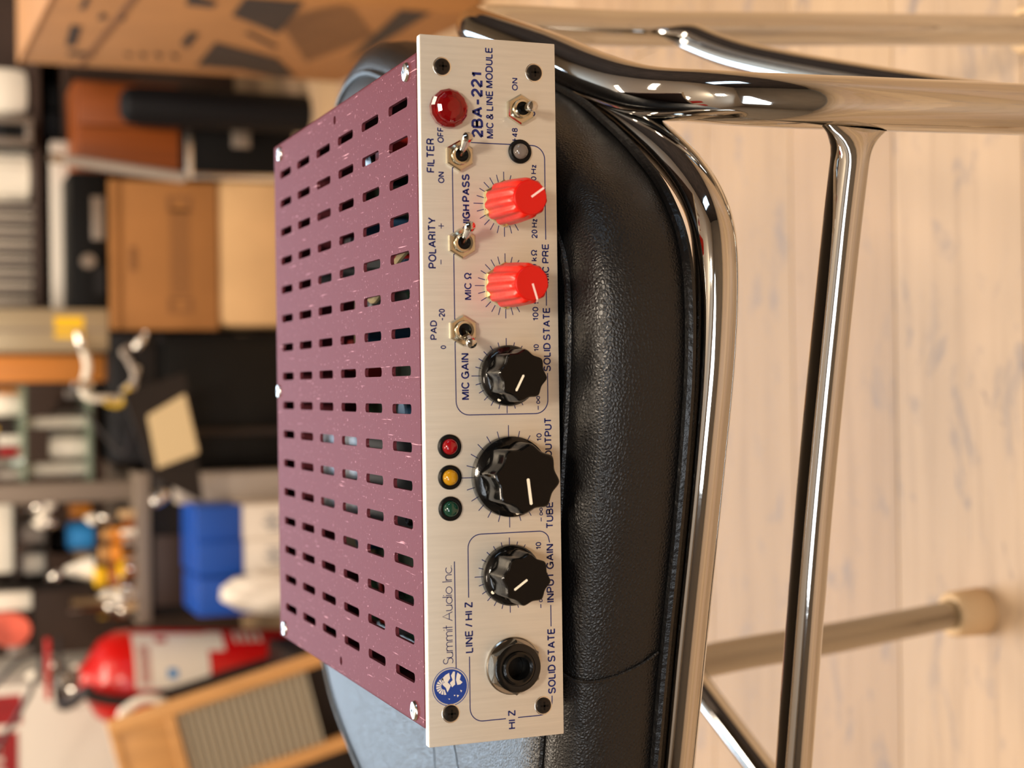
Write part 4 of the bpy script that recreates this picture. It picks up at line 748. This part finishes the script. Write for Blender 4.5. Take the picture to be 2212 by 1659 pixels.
# fire extinguisher
ex, ey = -365, 2150
R = root('fire_extinguisher', 'red fire extinguisher with white label and black hose at the left', 'fire extinguisher', (ex, ey, FZ))
TX = Vector((.07, 0, 1)).normalized(); ctr0 = Vector((ex-24, ey, FZ))
lathe('cylinder', [(0, 4), (60, 4), (72, 0), (78, 10), (80, 30), (80, 318), (76, 345), (62, 368), (40, 382), (24, 390), (20, 398), (0, 398)], ctr0, 'extred', R, TX, 48)
def patch(name, a0, a1, z0, z1, m, o, **k):
    bm = bmesh.new(); u, v, a = frame(TX); n_ = 12; A = []
    for h in (z0, z1): A.append([bm.verts.new(ctr0+a*h+(Vector((math.sin(math.radians(t)), -math.cos(math.radians(t)), 0)))*(80.0+o)) for t in [a0+(a1-a0)*i/n_ for i in range(n_+1)]])
    for i in range(n_): bm.faces.new((A[0][i], A[0][i+1], A[1][i+1], A[1][i]))
    return link(name, bm2me(bm), m, R, smooth=True, **k)
patch('label', -3, 72, 196, 317, 'whitebox', .5, label='white instruction label'); patch('label', 42, 76, 168, 196, 'whitebox', .5, label='white label strip')
patch('label_mark', 54, 64, 262, 280, 'redprint', .8); patch('label_mark', 9, 20, 249, 265, 'dotblue', .8, label='blue round mark')
for i in range(5): patch('label_line', 2, 50, 308-i*4, 309.8-i*4, 'redprint', .8)
for i in range(4): patch('label_line', 55, 78, 104+i*13, 110+i*13, 'whitebox', .6)
tip = ctr0+TX*398
lathe('valve', [(16, 0), (16, 14), (11, 18), (11, 44), (0, 46)], tip, 'greymetal', R, TX, 20)
box('lever', (tip.x-30, tip.x+70, ey-10, ey+10, tip.z+44, tip.z+52), 'extred', R, bev=2); box('lever', (tip.x-10, tip.x+70, ey-10, ey+10, tip.z+26, tip.z+33), 'hose', R, bev=2)
lathe('gauge', [(13, 0), (13, 8), (0, 9)], tip+Vector((0, -12, 24)), 'screw', R, (0, -1, 0), 18)
tube('hose', [(tip.x-10, ey, tip.z+30), (tip.x-36, ey-30, tip.z+26), (-366, ey-84, tip.z-6), (-372, ey-90, -70), (-386, ey-92, -115), (-384, ey-92, -172), (-373, ey-92, -231), (-356, ey-90, -300), (-340, ey-86, -380)], 9, 'hose', R, seg=14)

# washboard leaning on its edge
R = root('washboard', 'washboard with corrugated metal sheet in a honey coloured wooden frame', 'washboard', (-370, 1790, -400))
a = Vector((-355.6, 1752, -61.5)); b = Vector((-286, 1752, -341)); ux = (b-a).normalized(); uz = Vector((0, 1, 0)); uy = Vector((ux.z, 0, -ux.x)); 
if uy.x > 0: uy = -uy
MW = Matrix(((ux.x, uz.x, uy.x, a.x), (ux.y, uz.y, uy.y, a.y), (ux.z, uz.z, uy.z, a.z), (0, 0, 0, 1)))   # local x along the board, z across
def wb(nm, d, m, **k):
    bm = bmesh.new(); add_box(bm, *d, mtx=MW, bev=k.pop('bev', 1.5)); return link(nm, bm2me(bm), m, R, smooth=True, **k)
Lw = (b-a).length; Wd = 150

for q in (0, Wd-19): wb('side_rail', (0, (FZ+2-a.z-uy.z*(q+9))/ux.z, 0, 20, q, q+19), 'lightwood')
wb('header_board', (12, 78, 3, 17, 19, Wd-19), 'lightwood'); wb('cross_bar', (78, 92, 1, 19, 19, Wd-19), 'lightwood'); wb('cross_bar', (0, 12, 1, 19, 19, Wd-19), 'lightwood')
bm = bmesh.new(); nx = 240; prev = None
for i in range(nx+1):
    x = 92+(Lw-92)*i/nx; y = 9+5.0*math.cos(2*math.pi*(x-92)/10.6); cur = [bm.verts.new(MW @ Vector((x, y, z))) for z in (18, Wd-18)]
    if prev: bm.faces.new((prev[0], cur[0], cur[1], prev[1]))
    prev = cur
link('corrugated_sheet', bm2me(bm), 'zinc', R, smooth='all', label='ribbed grey metal sheet')
tube('hanging_loop', [(109.3+(a_-109.3)*.931, 1782, 189.4+(b_-189.4)*.931) for a_, b_ in ((-440, -165), (-393, -108), (-373, -120), (-364, -146), (-374, -172), (-400, -200), (-440, -205))], 7, 'whitebox', R, closed=True, seg=12, label='white plastic ring')
box('crate', (-640, -300, 1830, 2040, FZ, -352), 'darkbrown', label='low dark box added in the dark area behind the washboard', cat='crate', bev=3)  # plain dark filler added to keep this low area dark
# white carton with red print at the lower left of the photo
R = root('printed_carton', 'white carton with dark red printed patches at the far left', 'box', (-600, 2400, FZ))
box('body', (-820, -385, 2262, 2560, FZ, 130), 'whitebox', R, bev=3)
for d in ((-450, -400, 2261, 2262, 20, 130), (-560, -462, 2261, 2262, 26, 130)): box('print_patch', d, 'redprint', R, label='dark red print patch')
for i in range(4): box('print_stroke', (-552+i*20, -543+i*20, 2260.4, 2261, 44+i*3, 110-i*4), 'whitebox', R)
box('side_flap', (-430, -392, 2258, 2262, -66, -34), 'palegrey', R)
# tilted flat panel with pale face on a black arm
R = root('flat_panel', 'tilted black-framed panel with pale blank face before the black speaker cabinet', 'panel', (40, 2130, -250))
def slab(nm, quad, y0, y1, m, **k):
    bm = bmesh.new(); A = [bm.verts.new((p[0], y0, p[2])) for p in quad]; B = [bm.verts.new((p[0], y1, p[2])) for p in quad]
    bm.faces.new(A); bm.faces.new(B[::-1])
    for i in range(4): bm.faces.new((A[i], A[(i+1) % 4], B[(i+1) % 4], B[i]))
    bmesh.ops.bevel(bm, geom=list(bm.edges), offset=1.5, segments=2, affect='EDGES'); return link(nm, bm2me(bm), m, R, **k)
slab('black_frame', PANEL_B, 2020, 2044, 'darkbrown'); slab('pale_face', PANEL_Q, 2016, 2021, 'screen')
tube('arm', [(-40, 2050, -180), (-20, 2120, -205), (30, 2185, -250), (34, 2200, -330), (34, 2200, FZ)], 8, 'hose', R, seg=12)
tube('arm', [(50, 2050, -140), (8, 2100, -130), (84, 2160, -74)], 3, 'hose', R, seg=8)
lathe('arm_knob', [(0, -16), (9, -14), (12, 0), (9, 14), (0, 16)], (-62, 2034, -180), 'screw', R, (.6, 0, -.8), 16)
lathe('base_plate', [(0, 0), (32, 0), (32, 8), (0, 10)], (34, 2200, FZ), 'blackmatte', R, seg=28)
# grey curled cord hanging between the orange cabinet and the cartons
R = root('curled_cord', 'grey curled cord hanging between the orange cabinet and the brown cardboard box', 'cord', (480, 2235, -270))
P0 = Vector((CORD[0])); P1 = Vector((CORD[1])); L_ = (P1-P0).length; tt = (P1-P0).normalized(); su, sv, _ = frame(tt)
tube('coil', [P0+tt*(L_*k/240)+(su*math.cos(k*.9)+sv*math.sin(k*.9))*7 for k in range(241)], 3.2, 'palegrey', R, seg=8, n=1)
lathe('cord_plug', [(0, 0), (8, 1), (9, 22), (5, 30), (0, 31)], P0-tt*28, 'screw', R, tt, 14)
# bundle of pale cable with plugs hanging over the grey crate
R = root('cable_bundle', 'bundle of pale cables with shiny plugs and yellow tape under the wooden post', 'cable', (140, 2200, -170))
tube('cable', [(184, 2240, -86), (150, 2225, -92), (112, 2225, -84), (98, 2225, -96), (96, 2230, -120), (100, 2250, -160), (150, 2255, -178)], 7, 'white', R, seg=10)
tube('cable', [(186, 2240, -172), (176, 2225, -150), (160, 2225, -160), (130, 2225, -170), (108, 2235, -150)], 5, 'palegrey', R, seg=10)
tube('yellow_tape', [(116, 2222, -160), (92, 2220, -150), (84, 2222, -138), (90, 2222, -120)], 5, 'yellowtape', R, seg=8)
for p, q in (((178, 2215, -84), (.9, -.2, .3)), ((180, 2215, -170), (.8, -.2, -.5)), ((120, 2220, -98), (0, -.4, 1))): lathe('plug', [(0, 0), (7, 1), (8, 8), (8, 22), (5, 26), (5, 34), (0, 35)], p, 'screw', R, q, 16)
tube('cable', [(-520, 1930, 140), (-360, 1935, 40), (-330, 1940, 24), (-300, 1940, 12), (-284, 1945, 14), (-290, 1950, 40), (-330, 1950, 80)], 3.5, 'hose', None, seg=8, label='black cable loop hanging at the far left above the extinguisher', cat='cable')
# lay the seat's contact
print('objects', len(bpy.data.objects), 'tris', sum(len(o.data.polygons) for o in bpy.data.objects if o.type == 'MESH'))
